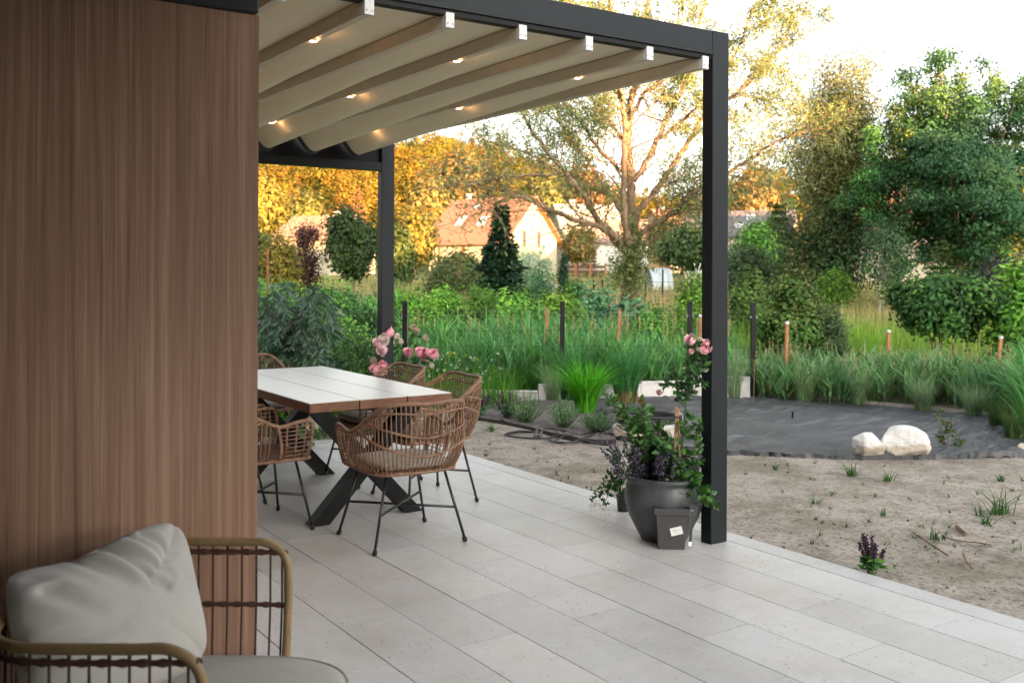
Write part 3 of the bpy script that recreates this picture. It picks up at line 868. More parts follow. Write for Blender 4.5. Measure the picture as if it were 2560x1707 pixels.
def conifer(name, label, x, Y, ytop, wpx, seed, col, gap_top=.0, nw=16, group=None):
    r_ = np.random.default_rng(seed); b = at(x, Y); Ht = zat(ytop, Y) - b[2]; Rm = wpx / 2 * Y / F
    t = thing(name, label, 'tree', b, group=group); tr_ = MB(); g = MB()
    tr_.tube([(0, 0, -.1), (0, 0, Ht * .5), (0, 0, Ht)], [Ht * .018, Ht * .011, .004], 7)
    for k in range(nw):
        f_ = (k + .3 * r_.random()) / nw
        z = Ht * (.05 + .93 * f_); R_ = Rm * (1 - f_) ** .85 * r_.uniform(.85, 1.1) + .03
        if f_ > .72 and gap_top: R_ = Rm * .22 * r_.uniform(.7, 1.2) * (1 - f_) / .28 + .05
        nb2 = int(r_.integers(6, 9)) if f_ < .7 else 4
        for q in np.arange(nb2) * 2 * PI / nb2 + r_.uniform(0, 6):
            q += r_.normal(0, .15); Rb = R_ * r_.uniform(.75, 1.1); d_ = np.array([math.cos(q), math.sin(q), 0]); sd_ = np.array([-d_[1], d_[0], 0])
            e = d_ * Rb + [0, 0, z - Rb * .18 + Rb * .12]; m_ = d_ * Rb * .55 + [0, 0, z - Rb * .14]
            tr_.tube([[0, 0, z], m_, e], [.008, .005, .003], 3)
            n_ = int(40 + 110 * Rb / Rm); u = r_.uniform(.12, 1, n_)[:, None]
            ax = np.where(u < .55, np.array([0, 0, z]) + (m_ - [0, 0, z]) * (u / .55), m_ + (e - m_) * ((u - .55) / .45))
            lat = sd_ * r_.uniform(-1, 1, (n_, 1)) * Rb * .42 * (1.1 - u)
            D = d_ * .8 + np.sign(lat @ sd_)[:, None] * sd_ * .7 + r_.normal(0, .25, (n_, 3)); Nn = np.array([0, 0, 1.]) + r_.normal(0, .35, (n_, 3))
            g.leaves(ax + lat + r_.normal(0, .01, (n_, 3)), D, Rm * .22 * r_.uniform(.6, 1.1, n_), Rm * .075, pick(col, n_, r_, .2), r_, .05, N=Nn)
    tr_.build('trunk', M['bark2'], t, smooth=True); g.build('crown', M['leaf'], t)
    return t
def px2m(px, Y): return px * Y / F
def zat(y, Y): return H - (y - CY) / F * Y
def ptree(name, label, cat, Y, x0, x1, ytop, ybot, xb, seed, pal, ncl, per, L, Wd, base_dz=0., trunk_px=None, crad=None, depth=1., **kw):
    """a tree whose crown fills the image box x0..x1, ytop..ybot at distance Y, rooted under column xb"""
    b = at(xb, Y, base_dz)
    if 'shrub' in name or 'bush' in name or name in ('thuja_tree', 'spruce_tree', 'larch_tree') :
        if name != 'elder_shrub' and Y < 60: ybot = max(ybot, CY - (b[2] + .12 - H) / Y * F)
    cx = px2m((x0 + x1) / 2 - xb, Y)
    rx_, rz_ = px2m((x1 - x0) / 2, Y), px2m((ybot - ytop) / 2, Y)
    zc = zat((ytop + ybot) / 2, Y) - b[2]
    cen = C(cx, 0, zc)
    if crad is None: crad = .28 * min(rx_, rz_)
    rad = np.array([max(rx_ - crad * .6, .05), max(rx_ * depth - crad * .6, .05), max(rz_ - crad * .6, .05)])
    return tree(name, label, cat, b, max(zc - rz_ * .8, .1), cen, rad, ncl, per, crad, L, Wd, pal, seed, **kw)

# ------------------------------------------------------------------ the big willow
WY = 22.0
wb = at(1575, WY)
wil = thing('willow_tree', 'big old willow with spreading limbs, leafy trunk and sunlit orange top behind the fence', 'tree', wb)
r_ = np.random.default_rng(11)
wood = MB(); twig = MB()
LIMBS = [
 ([(1574, 805), (1575, 740), (1578, 690), (1580, 640), (1581, 585)], 25, 21, 0, 0),
 ([(1581, 640), (1580, 585), (1578, 536), (1578, 457), (1570, 375), (1571, 296), (1580, 240), (1600, 190), (1612, 90), (1625, -40), (1640, -170)], 17, 5, .1, .6),
 ([(1572, 610), (1563, 560), (1558, 500), (1560, 446), (1561, 357), (1561, 296), (1548, 225), (1540, 120), (1525, 10), (1500, -120)], 11, 4, -.5, -1.2),
 ([(1572, 645), (1546, 600), (1493, 549), (1464, 496), (1422, 442), (1350, 357), (1307, 286), (1270, 215)], 11, 2.5, -.2, -2.0),
 ([(1570, 640), (1535, 602), (1501, 569), (1436, 549), (1366, 521), (1317, 497), (1285, 493), (1250, 508), (1231, 518), (1197, 534)], 9, 1.6, -.1, -2.8),
 ([(1300, 494), (1270, 486), (1250, 480), (1220, 467), (1181, 455), (1130, 452)], 3, 1.2, -2, -2.4),
 ([(1563, 560), (1557, 532), (1521, 489), (1475, 468), (1436, 450), (1390, 425), (1330, 390), (1260, 365), (1200, 350)], 9, 1.6, 0, 1.8),
 ([(1521, 489), (1500, 446), (1471, 404), (1443, 371), (1407, 318), (1364, 278), (1330, 225)], 6.5, 1.8, .3, 1.6),
 ([(1414, 439), (1340, 437), (1260, 440), (1200, 452), (1150, 470)], 4, 1.2, -1, -3),
 ([(1557, 430), (1520, 395), (1480, 350), (1440, 290), (1400, 250), (1360, 200)], 6, 2, -.4, -2),
 ([(1560, 350), (1530, 315), (1495, 275), (1470, 220), (1440, 150), (1400, 60)], 6, 2, .4, 2),
 ([(1586, 452), (1618, 403), (1646, 343), (1678, 271), (1707, 221), (1714, 193), (1735, 120), (1760, 20), (1790, -80)], 9, 3, .2, 1.5),
 ([(1650, 346), (1707, 300), (1743, 268), (1800, 200), (1850, 110), (1880, 20)], 5, 2, .8, -1.4),
 ([(1585, 575), (1596, 528), (1636, 482), (1678, 421), (1721, 357), (1754, 300), (1825, 245), (1896, 184), (1953, 119), (1990, 40)], 12, 2.5, .2, 2.4),
 ([(1590, 600), (1602, 585), (1633, 563), (1689, 527), (1717, 496), (1756, 468), (1825, 429), (1896, 383), (1961, 345), (2030, 326)], 9, 2.5, -.2, -2.6),
 ([(1640, 480), (1650, 470), (1689, 455), (1756, 440), (1830, 438), (1890, 455), (1935, 462)], 4, 1.5, .4, 2.8),
 ([(1576, 296), (1600, 250), (1614, 228), (1653, 203), (1680, 130), (1700, 40), (1720, -60)], 6, 2.5, .2, -1.5),
 ([(1560, 250), (1530, 180), (1480, 110), (1440, 30), (1390, -60)], 6, 2, -1, -2.2),
 ([(1825, 245), (1870, 240), (1920, 250), (1960, 240)], 3, 1, 1.6, 1.2),
 ([(1590, 595), (1620, 610), (1650, 585), (1690, 560)], 3, 1, 0, -1),
]
tips = []
def tw(p): return p - wb
for pts, r0, r1, d0, d1 in LIMBS:
    m_ = len(pts)
    dd = np.linspace(d0, d1, m_)
    W3 = []
    for (x, y), dq in zip(pts, dd):
        Yq = WY + dq
        W3.append(tw(P(x, y, Yq)))
    c_ = crom(W3, 6)
    nn = len(c_)
    rad = np.linspace(px2m(r0, WY), px2m(r1, WY), nn) * (1 if r0 > 20 else .86)
    c_ = c_ + r_.normal(0, .012, c_.shape)
    wood.tube(c_, rad * (1 + .08 * r_.normal(size=nn)).clip(.75, 1.3), 9)
    if r0 > 20: continue
    for j in range(nn // 4, nn):
        if r_.random() < .62 or j == nn - 1:
            tgt = c_[min(j + 1, nn - 1)] - c_[j - 1]; tgt /= np.linalg.norm(tgt) + 1e-6
            dr = tgt * .7 + unit(1, r_)[0] * .9 + np.array([0, 0, .25]); dr /= np.linalg.norm(dr)
            L_ = .5 + 1.0 * r_.random()
            q1 = c_[j] + dr * L_ * .5 + r_.normal(0, .06, 3); q2 = c_[j] + dr * L_ + np.array([0, 0, .12 - .3 * r_.random()]) + r_.normal(0, .08, 3)
            twig.tube(crom([c_[j], q1, q2], 3), np.linspace(min(rad[j] * .45, .022), .005, 7), 4)
            tips.append((q1, q2)); tips.append((c_[j], q1))
            for _ in range(3):
                f_ = r_.random(); st = q1 + (q2 - q1) * f_
                e2 = st + unit(1, r_)[0] * (.35 + .35 * r_.random()) + np.array([0, 0, -.12])
                twig.tube([st, (st + e2) / 2 + r_.normal(0, .03, 3), e2], [.006, .005, .003], 3)
                tips.append((st, e2))
wood.build('trunk', M['bark'], wil, smooth=True)
twig.build('branches', M['bark'], wil, smooth=True)
g = MB()
for a, b in tips:
    n_ = r_.integers(15, 32)
    if (b + wb)[2] < 3.9 and toC(b + wb)[0] < 1.2: n_ = n_ // 3
    elif (b + wb)[2] > 4.6: n_ = int(n_ * (2.3 if (b + wb)[2] > 6.2 else 1.5))
    qx = toC((a + b) / 2 + wb)[0]
    if -0.4 < qx - 2.55 < .6 and (a + wb)[2] < 6.5: n_ = n_ // 4
    if n_ < 2: continue
    t_ = r_.random(n_)[:, None] ** .8
    ps = a + (b - a) * t_ + r_.normal(0, .10, (n_, 3))
    dv = (b - a) / (np.linalg.norm(b - a) + 1e-6)
    D = dv * .5 + unit(n_, r_) * .8 + np.array([0, 0, -.25])
    Ls = .075 + .05 * r_.random(n_)
    g.leaves(ps, D, Ls, Ls * .30, pick('olive', n_, r_), r_)
# leaf tufts sprouting from the trunk
for x, y, n_, s_ in [(1556, 680, 260, .28), (1540, 665, 160, .22), (1600, 690, 240, .26), (1585, 640, 200, .24), (1578, 720, 170, .2), (1575, 585, 170, .24), (1620, 640, 120, .25), (1530, 700, 90, .2), (1612, 600, 120, .25), (1595, 560, 100, .22), (1566, 615, 120, .22), (1575, 655, 160, .24)]:
    c_ = tw(P(x, y, WY - .35))
    ps = c_ + r_.normal(0, s_ * .6, (n_, 3)) * [1, 1, 1.25]
    D = unit(n_, r_) * .6 + C(0, -.5, -.1)
    Ls = .10 + .05 * r_.random(n_)
    g.leaves(ps, D, Ls, Ls * .28, pick('olive', n_, r_), r_)
g.build('crown', M['leaf'], wil)

# ------------------------------------------------------------------ other trees (image box, distance)
ptree('deciduous_tree', 'tall golden topped tree with several dark trunks between the willow and the dark tree', 'tree', 36, 1955, 2235, 135, 640, 2085, 21, [(.20, .20, .075), (.17, .17, .065), (.23, .22, .08), (.13, .145, .06)], 400, 120, .125, .05, trunk_px=0, crad=.62, tr=.16, stems=3, limbs=40, bark='bark2', droop=.2, depth=.9, shell=.4)
ptree('deciduous_tree', 'low dark green leafy tree under the tall golden topped one', 'tree', 35, 1930, 2190, 500, 720, 2050, 22, [(.04, .085, .03), (.06, .105, .035), (.03, .065, .026), (.09, .10, .035)], 130, 130, .12, .065, crad=.6, tr=.08, stems=3, limbs=20, bark='bark2')
rd = ptree('deciduous_tree', 'large dark green tree with jagged top at the right edge', 'tree', 32, 2165, 2600, 205, 690, 2398, 23, [(0.038, 0.101, 0.043), (0.051, 0.129, 0.047), (0.029, 0.074, 0.036), (0.072, 0.144, 0.043)], 460, 170, .115, .07, crad=.5, tr=.15, limbs=60, bark='bark', up=.35, flat=.55, out=1.0, shell=.35)
for i, (x, y0_, y1_, w_) in enumerate([(2345, 180, 330, 60), (2400, 195, 330, 60), (2300, 215, 380, 60), (2470, 190, 340, 80), (2540, 200, 380, 60), (2255, 270, 420, 60), (2200, 330, 460, 60), (2190, 440, 560, 60), (2260, 560, 690, 120), (2480, 560, 700, 120)]):   # jagged leading shoots of the same crown
    r_ = np.random.default_rng(230 + i)
    base_ = at(2398, 32)
    gq = MB(); zz = np.linspace(0, 1, 16)
    c0 = np.array([P(x + r_.normal(0, 4) + (x - 2398) * .12 * k, y1_ + (y0_ - y1_) * k, 32 + r_.normal(0, .4)) - base_ for k in zz])
    wd_ = px2m(w_, 32) * (1 - zz * .85)
    cl = c0 + r_.normal(0, 1, c0.shape) * wd_[:, None] * .35
    foliage(gq, r_, c0[0] + [0, 0, -1], cl, 110, .34, .11, .065, [(.13, .16, .03), (.09, .14, .03), (.05, .12, .04)] if i < 6 else 'dark', 1.0, 0, .5, flat=.7)  # upper shoots yellower: gold sunlight is put into their leaf colour
    gq.build('foliage_shoot', M['leaf'], rd)
conifer('spruce_tree', 'golden lit small conifer left of the dark trunks', 1945, 50, 500, 150, 24, [(.12, .13, .03), (.09, .105, .03)], 0, 16)
ptree('deciduous_tree', 'round dark green garden tree left of the conifer below the grey roof', 'tree', 47, 1845, 1935, 560, 680, 1890, 25, 'mid', 110, 60, .24, .16, crad=.55, tr=.12)
ptree('birch_tree', 'young birch with a thin white trunk in the meadow', 'tree', 28, 2125, 2290, 530, 735, 2198, 26, [(.045, .085, .04), (.06, .105, .045), (.035, .07, .032)], 60, 46, .10, .05, crad=.42, tr=.035, bark='birch', limbs=14)
conifer('pine_tree', 'young pale green pine before the dark tree trunk', 2352, 29, 585, 120, 27, [(.10, .15, .05), (.085, .125, .045)], 0, 13)
ptree('shrub', 'dark purple grey shrub at the right edge below the dark tree', 'shrub', 27, 2455, 2600, 640, 740, 2520, 28, [(.055, .048, .05), (.08, .07, .07), (.035, .04, .035)], 130, 55, .13, .06, crad=.4, tr=.05, stems=3)
conifer('fir_tree', 'small dark fir with a sparse pointed leader left of the willow', 1252, 20, 500, 185, 31, [(.026, .062, .034), (.036, .08, .04), (.02, .046, .028)], 1, 30)
ptree('larch_tree', 'thin sparse young larch with reddish tips behind the dark fir', 'tree', 24, 1165, 1320, 490, 640, 1246, 32, [(.14, .09, .045), (.06, .085, .03), (.17, .10, .05)], 34, 22, .08, .03, crad=.2, tr=.035, shape='cone', limbs=36)
ptree('willow_bush', 'round whitish green dappled willow bush right of the fir', 'shrub', 26, 1278, 1380, 618, 725, 1330, 33, 'pale', 190, 60, .12, .035, crad=.22, tr=.05, out=1.3, limbs=10, shell=.6)
ptree('shrub', 'dark teal green bush under the whitish willow bush', 'shrub', 25, 1315, 1378, 690, 760, 1345, 34, 'blue', 60, 60, .09, .03, crad=.18, tr=.03)
ptree('thuja_tree', 'slim upright dark green thuja left of the willow trunk', 'tree', 26, 1395, 1424, 640, 735, 1409, 35, [(.03, .075, .04), (.04, .09, .045)], 110, 50, .075, .03, crad=.10, tr=.03, up=.9)
ptree('shrub', 'small dark leafy shrub beside the slim thuja', 'shrub', 25, 1420, 1470, 690, 745, 1446, 36, 'dark', 30, 45, .10, .05, crad=.2, tr=.02, up=.3)
ptree('maple_tree', 'small round headed dark green maple on a thin trunk left of the rear post', 'tree', 30, 818, 948, 532, 682, 885, 41, [(0.033, 0.061, 0.017), (0.042, 0.075, 0.019), (0.058, 0.087, 0.029)], 190, 70, .11, .09, crad=.26, tr=.035, droop=.35, limbs=16, shell=.6)
ptree('shrub', 'purple leaved shrub before the tan roof', 'shrub', 33, 718, 812, 562, 680, 765, 42, [(.075, .028, .034), (.055, .024, .028), (.10, .045, .035)], 120, 60, .09, .05, crad=.30, tr=.05, stems=4, shape='vase', up=.4)
ptree('shrub', 'yellow leaved golden bush left of the purple shrub', 'shrub', 30, 655, 748, 590, 712, 700, 43, 'gold', 130, 60, .12, .07, crad=.3, tr=.05, stems=3)
ptree('shrub', 'green bush at the foot of the yellow one beside the wall corner', 'shrub', 32, 610, 680, 565, 680, 645, 44, [(.05, .085, .022), (.07, .10, .028)], 80, 60, .13, .07, crad=.35, tr=.05)
ptree('deciduous_tree', 'sunlit yellow tree beside the wall corner left of the tan roof', 'tree', 62, 590, 705, 440, 590, 650, 45, 'gold', 140, 60, .34, .2, crad=.8, tr=.15)
ptree('deciduous_tree', 'sunlit golden bushy tree right of the rear post beside the salmon roofed house', 'tree', 60, 990, 1080, 540, 665, 1035, 46, 'gold', 150, 60, .28, .18, crad=.7, tr=.15)
ptree('shrub', 'green bush at the foot of the golden tree beside the rear post', 'shrub', 48, 955, 1035, 570, 680, 995, 47, [(.055, .085, .022), (.075, .10, .028)], 110, 60, .2, .13, crad=.5, tr=.1)
ptree('shrub', 'low wide green shrubbery before the salmon roofed house', 'shrub', 40, 1080, 1220, 625, 720, 1150, 48, [(.085, .12, .035), (.11, .14, .045), (.07, .10, .03)], 160, 55, .16, .08, crad=.5, tr=.05, stems=4, shape='dome')
ptree('shrub', 'weedy green shrub below the bare forked sapling', 'shrub', 30, 1060, 1165, 668, 745, 1110, 49, [(.10, .125, .04), (.08, .105, .035)], 80, 40, .12, .05, crad=.35, tr=.02, stems=4)
ptree('shrub', 'golden lit round bush before the pale house', 'shrub', 66, 1412, 1478, 575, 650, 1445, 50, 'aut', 110, 55, .3, .16, crad=.6, tr=.1)
conifer('spruce_tree', 'narrow dark conifer beside the white house wall', 1478, 68, 580, 34, 51, 'spruce', 0, 14)
ptree('deciduous_tree', 'orange brown bush behind the willow right of its trunk', 'tree', 62, 1625, 1715, 545, 650, 1670, 52, [(.15, .095, .03), (.12, .10, .03), (.09, .05, .025)], 120, 55, .26, .14, crad=.6, tr=.1)
ptree('deciduous_tree', 'round green garden tree left of the front post', 'tree', 52, 1660, 1790, 570, 665, 1725, 53, [(.05, .10, .03), (.08, .13, .04), (.09, .12, .05)], 190, 60, .24, .14, crad=.6, tr=.1)
ptree('shrub', 'grey green hedge bush behind the wire fence right of the front post', 'shrub', 38, 1800, 1930, 610, 700, 1870, 54, [(.07, .11, .05), (.09, .13, .06)], 130, 55, .18, .08, crad=.5, tr=.05, stems=3)
ptree('shrub', 'yellow green young shrub before the dark trunks', 'shrub', 30, 2050, 2130, 668, 730, 2090, 55, 'bright', 70, 50, .12, .06, crad=.3, tr=.03, stems=2)
ptree('shrub', 'bright green leafy shrub left of the front post beyond the fence', 'shrub', 17.5, 1690, 1775, 700, 800, 1735, 56, 'bright', 80, 55, .09, .045, crad=.2, tr=.02, stems=3)
ptree('shrub', 'light green shrub just right of the front post', 'shrub', 21, 1825, 1915, 685, 775, 1868, 57, [(.09, .15, .035), (.07, .125, .03)], 110, 55, .10, .05, crad=.25, tr=.03, stems=3)
ptree('shrub', 'leafy green shrub with pale leaf edges right of the last fence post', 'shrub', 14.6, 1905, 2055, 712, 865, 1975, 58, [(.05, .115, .024), (.07, .14, .03), (.11, .15, .04)], 200, 80, .07, .04, crad=.16, tr=.018, stems=4, limbs=20)
ptree('shrub', 'olive green feathery shrub beside the pale edged one', 'shrub', 14.4, 2030, 2120, 770, 875, 2075, 59, [(.075, .115, .05), (.06, .095, .04)], 80, 50, .08, .022, crad=.15, tr=.012, stems=4, out=1.0)
ptree('elder_shrub', 'big round headed green shrub on bare forked stems right of the stakes', 'shrub', 15, 2245, 2490, 684, 815, 2345, 60, [(.035, .095, .024), (.05, .125, .028), (.075, .15, .035), (.026, .07, .02)], 270, 90, .080, .05, crad=.18, tr=.022, stems=6, limbs=40, droop=.25)
ptree('shrub', 'loose green bush at the right edge behind the last stake', 'shrub', 14.5, 2490, 2620, 690, 900, 2545, 61, 'mid', 170, 60, .11, .05, crad=.22, tr=.02, stems=4)
ptree('shrub', 'leafy shrub with large blue green leaves at the foot of the willow', 'shrub', 17.5, 1520, 1620, 770, 860, 1570, 62, 'blue', 45, 26, .20, .11, crad=.22, tr=.015, stems=4, mat='leaf_gloss')
HEDGE = [(835, 765, 880, 120, 'leafy green bush behind the fence left of the rear post'), (935, 770, 890, 110, 'leafy bush behind the fence just left of the fence post by the roses'), (740, 760, 900, 120, 'shaded leafy bush behind the pinnate leaved shrub at fence height'), (1010, 735, 800, 95, 'rose hedge bush with a few orange blooms right of the rear post'), (1105, 728, 800, 100, 'rose hedge bush left of the young fir'), (1190, 745, 810, 90, 'leafy hedge bush before the young fir'), (1290, 740, 820, 100, 'light green hedge bush below the whitish willow bush'), (1395, 725, 820, 110, 'green hedge bush below the slim thuja'), (1490, 745, 830, 100, 'blue green hedge bush left of the willow trunk'), (1650, 775, 840, 90, 'low green bush right of the willow trunk'), (860, 725, 800, 100, 'dark green hedge bush left of the rear post'), (770, 735, 800, 90, 'green hedge bush behind the pinnate leaved shrub'), (690, 700, 790, 90, 'green leafy bush behind the brown stake')]
for i, (x, y0_, y1_, w_, lb) in enumerate(HEDGE):
    ptree('hedge_shrub', lb, 'shrub', (16.2 if i > 2 else 13.6) + (i % 3) * .5, x - w_ * .75, x + w_ * .75, y0_ - 12, y1_ + 25, x, 300 + i, ['mid', 'dark', 'mid', 'mid', 'mid', 'bright', 'mid', 'bright', 'blue', 'mid', 'dark', 'mid', 'mid'][i], 130, 62, .07, .04, crad=.17, tr=.015, stems=4, limbs=8, group='bushes along the far side of the fence')

# ------------------------------------------------------------------ the far wood on the hill: one mass nobody could count
r_ = np.random.default_rng(77)
g = MB()
pals = [[(0.175, 0.144, 0.024), (0.209, 0.158, 0.028)], [(0.198, 0.111, 0.025), (0.175, 0.092, 0.024)], [(0.07, 0.07, 0.016), (0.052, 0.056, 0.014)], [(0.139, 0.115, 0.024)], [(0.232, 0.152, 0.032)], [(0.104, 0.092, 0.02)]]
for i in range(1550):
    Yh = 132 + 150 * r_.random() ** .8
    th = r_.uniform(-.95, .75)
    if r_.random() < .45: th = r_.uniform(-.33, .10)
    X = th * Yh
    z0 = float(gz(X, Yh))
    hgt = r_.uniform(5.5, 9.5) * (.8 + .2 * (Yh > 170)); wd_ = hgt * r_.uniform(.32, .5)
    con = r_.random() < .12
    c0 = C(X, Yh, z0 + hgt * .58)
    cl, _p = clumps(r_, 11 if not con else 9, c0, (wd_, wd_, hgt * .44), 'cone' if con else 'ball', .85)
    foliage(g, r_, c0, cl, 38, hgt * .15, .50, .36, pals[r_.choice(6, p=[.26, .22, .16, .16, .1, .1])], .9, 0, .3, jit=.08, rn=.3, lj=.07)
    if r_.random() < .5: g.tube([C(X, Yh, z0), c0], .22, 4, col=(.16, .11, .07))
tag(g.build('hillside_wood', M['farleaf']), 'sunlit golden and green wood covering the far hillside', 'wood', kind='stuff')
# trees one can tell apart at the foot of the hill
conifer('pine_tree', 'pale orange lit pine at the foot of the hill above the tan roof', 893, 112, 465, 95, 71, [(.30, .18, .085), (.26, .15, .07)], 0, 12)
ptree('deciduous_tree', 'rounded olive tree at the foot of the hill left of the pale pine', 'tree', 115, 730, 800, 500, 585, 765, 72, [(.15, .14, .035), (.12, .12, .03)], 110, 45, .6, .4, crad=1.3, tr=.25)
ptree('deciduous_tree', 'light golden tree left of the salmon roofed house gable end', 'tree', 112, 1030, 1110, 450, 570, 1070, 73, [(0.176, 0.136, 0.036), (0.152, 0.112, 0.032)], 120, 45, .6, .4, crad=1.4, tr=.25)
ptree('deciduous_tree', 'golden orange tree on the slope above the salmon roof', 'tree', 120, 1100, 1220, 390, 520, 1160, 74, [(0.168, 0.12, 0.032), (0.144, 0.096, 0.028)], 150, 45, .7, .45, crad=1.7, tr=.25)
ptree('deciduous_tree', 'olive lit tree behind the sunlit gable', 'tree', 110, 1320, 1400, 425, 560, 1360, 75, [(.12, .12, .03), (.10, .10, .03)], 120, 45, .6, .4, crad=1.4, tr=.25)
ptree('deciduous_tree', 'reddish orange tree rising behind the pale house', 'tree', 112, 1425, 1500, 420, 530, 1465, 76, [(.2, .11, .05), (.17, .09, .04)], 110, 45, .6, .4, crad=1.3, tr=.25)
ptree('deciduous_tree', 'golden orange trees group left of the grey roof', 'tree', 100, 1840, 1930, 430, 540, 1880, 78, [(.2, .13, .04), (.18, .11, .035)], 130, 45, .6, .4, crad=1.4, tr=.25)

# ================================================================== HOUSES BEYOND THE MEADOW
def hmat(n, c, var=.08, sc=3, rough=.8): return simple(n, c, rough, var, sc)
M['cream'] = hmat('cream_render', (.50, .43, .30)); M['offwhite'] = hmat('white_render', (.60, .57, .51))
M['salmon'] = hmat('salmon_tiles', (.36, .150, .092), .14, 6); M['tan'] = hmat('tan_tiles', (.36, .215, .13), .12, 6)
M['greyroof'] = hmat('grey_tiles', (.16, .14, .15), .12, 6); M['pinkroof'] = hmat('pale_pink_roof', (.46, .36, .30), .1, 6); M['brownroof'] = hmat('brown_pink_roof', (.30, .19, .155), .12, 6)
M['soffit'] = hmat('orange_timber', (.36, .14, .05)); M['glass'] = simple('window_glass', (.05, .06, .07), .1); M['skyl'] = simple('skylight_glass', (.55, .58, .62), .15)
M['brick'] = hmat('brick', (.42, .16, .08), .2, 20)
def house_mb(name, label, x_px, Y, rot, L, W, eave, ridge, roofm, wallm, oh=.4, chim=(), sky=(), win=(), trim='soffit', posts=()):
    b = at(x_px, Y)
    t = thing(name, label, 'house', b, -YAW + R(rot))
    g = MB(); hx, hy = L / 2, W / 2
    v = [(-hx, -hy, -.6), (hx, -hy, -.6), (hx, hy, -.6), (-hx, hy, -.6), (-hx, -hy, eave), (hx, -hy, eave), (hx, hy, eave), (-hx, hy, eave), (-hx, 0, ridge - .12), (hx, 0, ridge - .12)]
    g.add(v, [[0, 1, 5, 4], [2, 3, 7, 6], [1, 2, 6, 5], [3, 0, 4, 7]], [[5, 6, 9], [7, 4, 8]])
    g.build('wall', M[wallm], t)
    sl = (ridge - eave) / hy
    g = MB(); ox = hx + oh; oy = hy + oh; ez = eave - sl * oh
    for s_ in (-1, 1):
        a = [(-ox, s_ * oy, ez), (ox, s_ * oy, ez), (ox, 0, ridge), (-ox, 0, ridge)]
        v = a + [(x, y, z - .16) for x, y, z in a]
        q = [[0, 1, 2, 3], [0, 4, 5, 1], [1, 5, 6, 2], [3, 7, 4, 0]]
        g.add(v, q if s_ < 0 else [f[::-1] for f in q]); g.add(v, [[4, 7, 6, 5]] if s_ < 0 else [[5, 6, 7, 4]], None, m=1)
    ro = g.build('roof', [M[roofm], M[trim]], t)
    for fx, w_, h_ in chim:
        g = MB(); g.box((fx * hx - w_ / 2, .2, ridge - .9), (fx * hx + w_ / 2, .2 + w_, ridge + h_), r=.03); g.build('chimney', M['brick' if roofm == 'greyroof' else 'offwhite'], ro)
    for fx, fz, w_, l_ in sky:
        y0 = -oy * (1 - fz); z0 = ez + (ridge - ez) * fz
        k = 1 / math.hypot(1, sl); dy, dz = l_ * k, l_ * k * sl
        nrm = np.array([0, -sl * k, k]) * .06
        a = np.array([(fx * hx - w_ / 2, y0, z0), (fx * hx + w_ / 2, y0, z0), (fx * hx + w_ / 2, y0 + dy, z0 + dz), (fx * hx - w_ / 2, y0 + dy, z0 + dz)])
        g = MB(); g.add(np.concatenate([a - nrm, a + nrm]), [[4, 5, 6, 7], [0, 1, 5, 4], [1, 2, 6, 5], [2, 3, 7, 6], [3, 0, 4, 7]]); g.build('skylight', M['skyl'], ro)
    for face, f_, z_, w_, h_ in win:
        if face == 'l': lo, hi = (f_ * hx - w_ / 2, -hy - .05, z_), (f_ * hx + w_ / 2, -hy + .02, z_ + h_)
        else: lo, hi = (hx - .02, f_ * hy - w_ / 2, z_), (hx + .05, f_ * hy + w_ / 2, z_ + h_)
        g = MB(); g.box(lo, hi); wo = g.build('window', M['soffit' if trim == 'soffit' else 'offwhite'], t)
        lo, hi = np.array(lo), np.array(hi)
        if face == 'l': lo += (.07, -.01, .07); hi += (-.07, -.06, -.07)
        else: lo += (.06, .07, .07); hi += (.01, -.07, -.07)
        g = MB(); g.box(lo, hi); g.build('pane', M['glass'], wo)
    for f_ in posts:
        g = MB(); g.box((f_ * hx - .12, -hy - .06, -.3), (f_ * hx + .12, -hy + .04, eave)); g.build('timber_post', M['soffit'], t)
    return t
house_mb('house', 'low house with a tan tiled roof and white verge behind the purple shrub', 812, 80, -25, 5.4, 6.4, 3.0, 4.75, 'tan', 'cream', .35, chim=((.35, .4, .3),), win=(('l', -.3, 1.0, 1.0, 1.1),), trim='offwhite')
house_mb('house', 'cream house with a steep salmon tiled roof and timbered gable left of the willow', 1233, 90, -36, 8.4, 8.0, 3.05, 6.75, 'salmon', 'cream', .55, chim=((-.75, .45, .5),), sky=((-.45, .38, .8, 1.3), (.15, .36, .8, 1.3), (-.3, .75, .7, .7)), win=(('g', -.28, 2.2, .5, 1.5), ('g', .28, 2.2, .5, 1.5), ('g', 0, .4, 1.2, 1.3)), posts=(-.7, -.05, .6))
house_mb('house', 'large pale two storey house with a light roof behind the willow limbs', 1478, 105, 8, 7.4, 7.0, 4.6, 6.9, 'pinkroof', 'cream', .4, chim=((-.55, .6, .5), (.7, .6, .4)), win=(('l', -.55, 2.4, .9, 1.4), ('l', .0, 2.4, .9, 1.4), ('l', .5, 2.4, .9, 1.4)), trim='offwhite')
house_mb('house', 'white walled house with a brown pink roof directly left of the willow trunk', 1548, 92, 0, 4.6, 5.0, 2.9, 4.9, 'brownroof', 'offwhite', .3, trim='offwhite')
house_mb('house', 'house with a salmon roof showing between the willow limbs right of its trunk', 1672, 96, 25, 3.6, 6.0, 3.7, 6.0, 'salmon', 'cream', .3, chim=((-.3, .4, .4),))
house_mb('house', 'long house with a dark grey roof and two skylights behind the front post', 1850, 75, -20, 7.2, 6.4, 3.35, 5.05, 'greyroof', 'cream', .45, chim=((.45, .45, .35),), sky=((.05, .25, .6, .8), (.25, .6, .6, .8)), trim='offwhite')
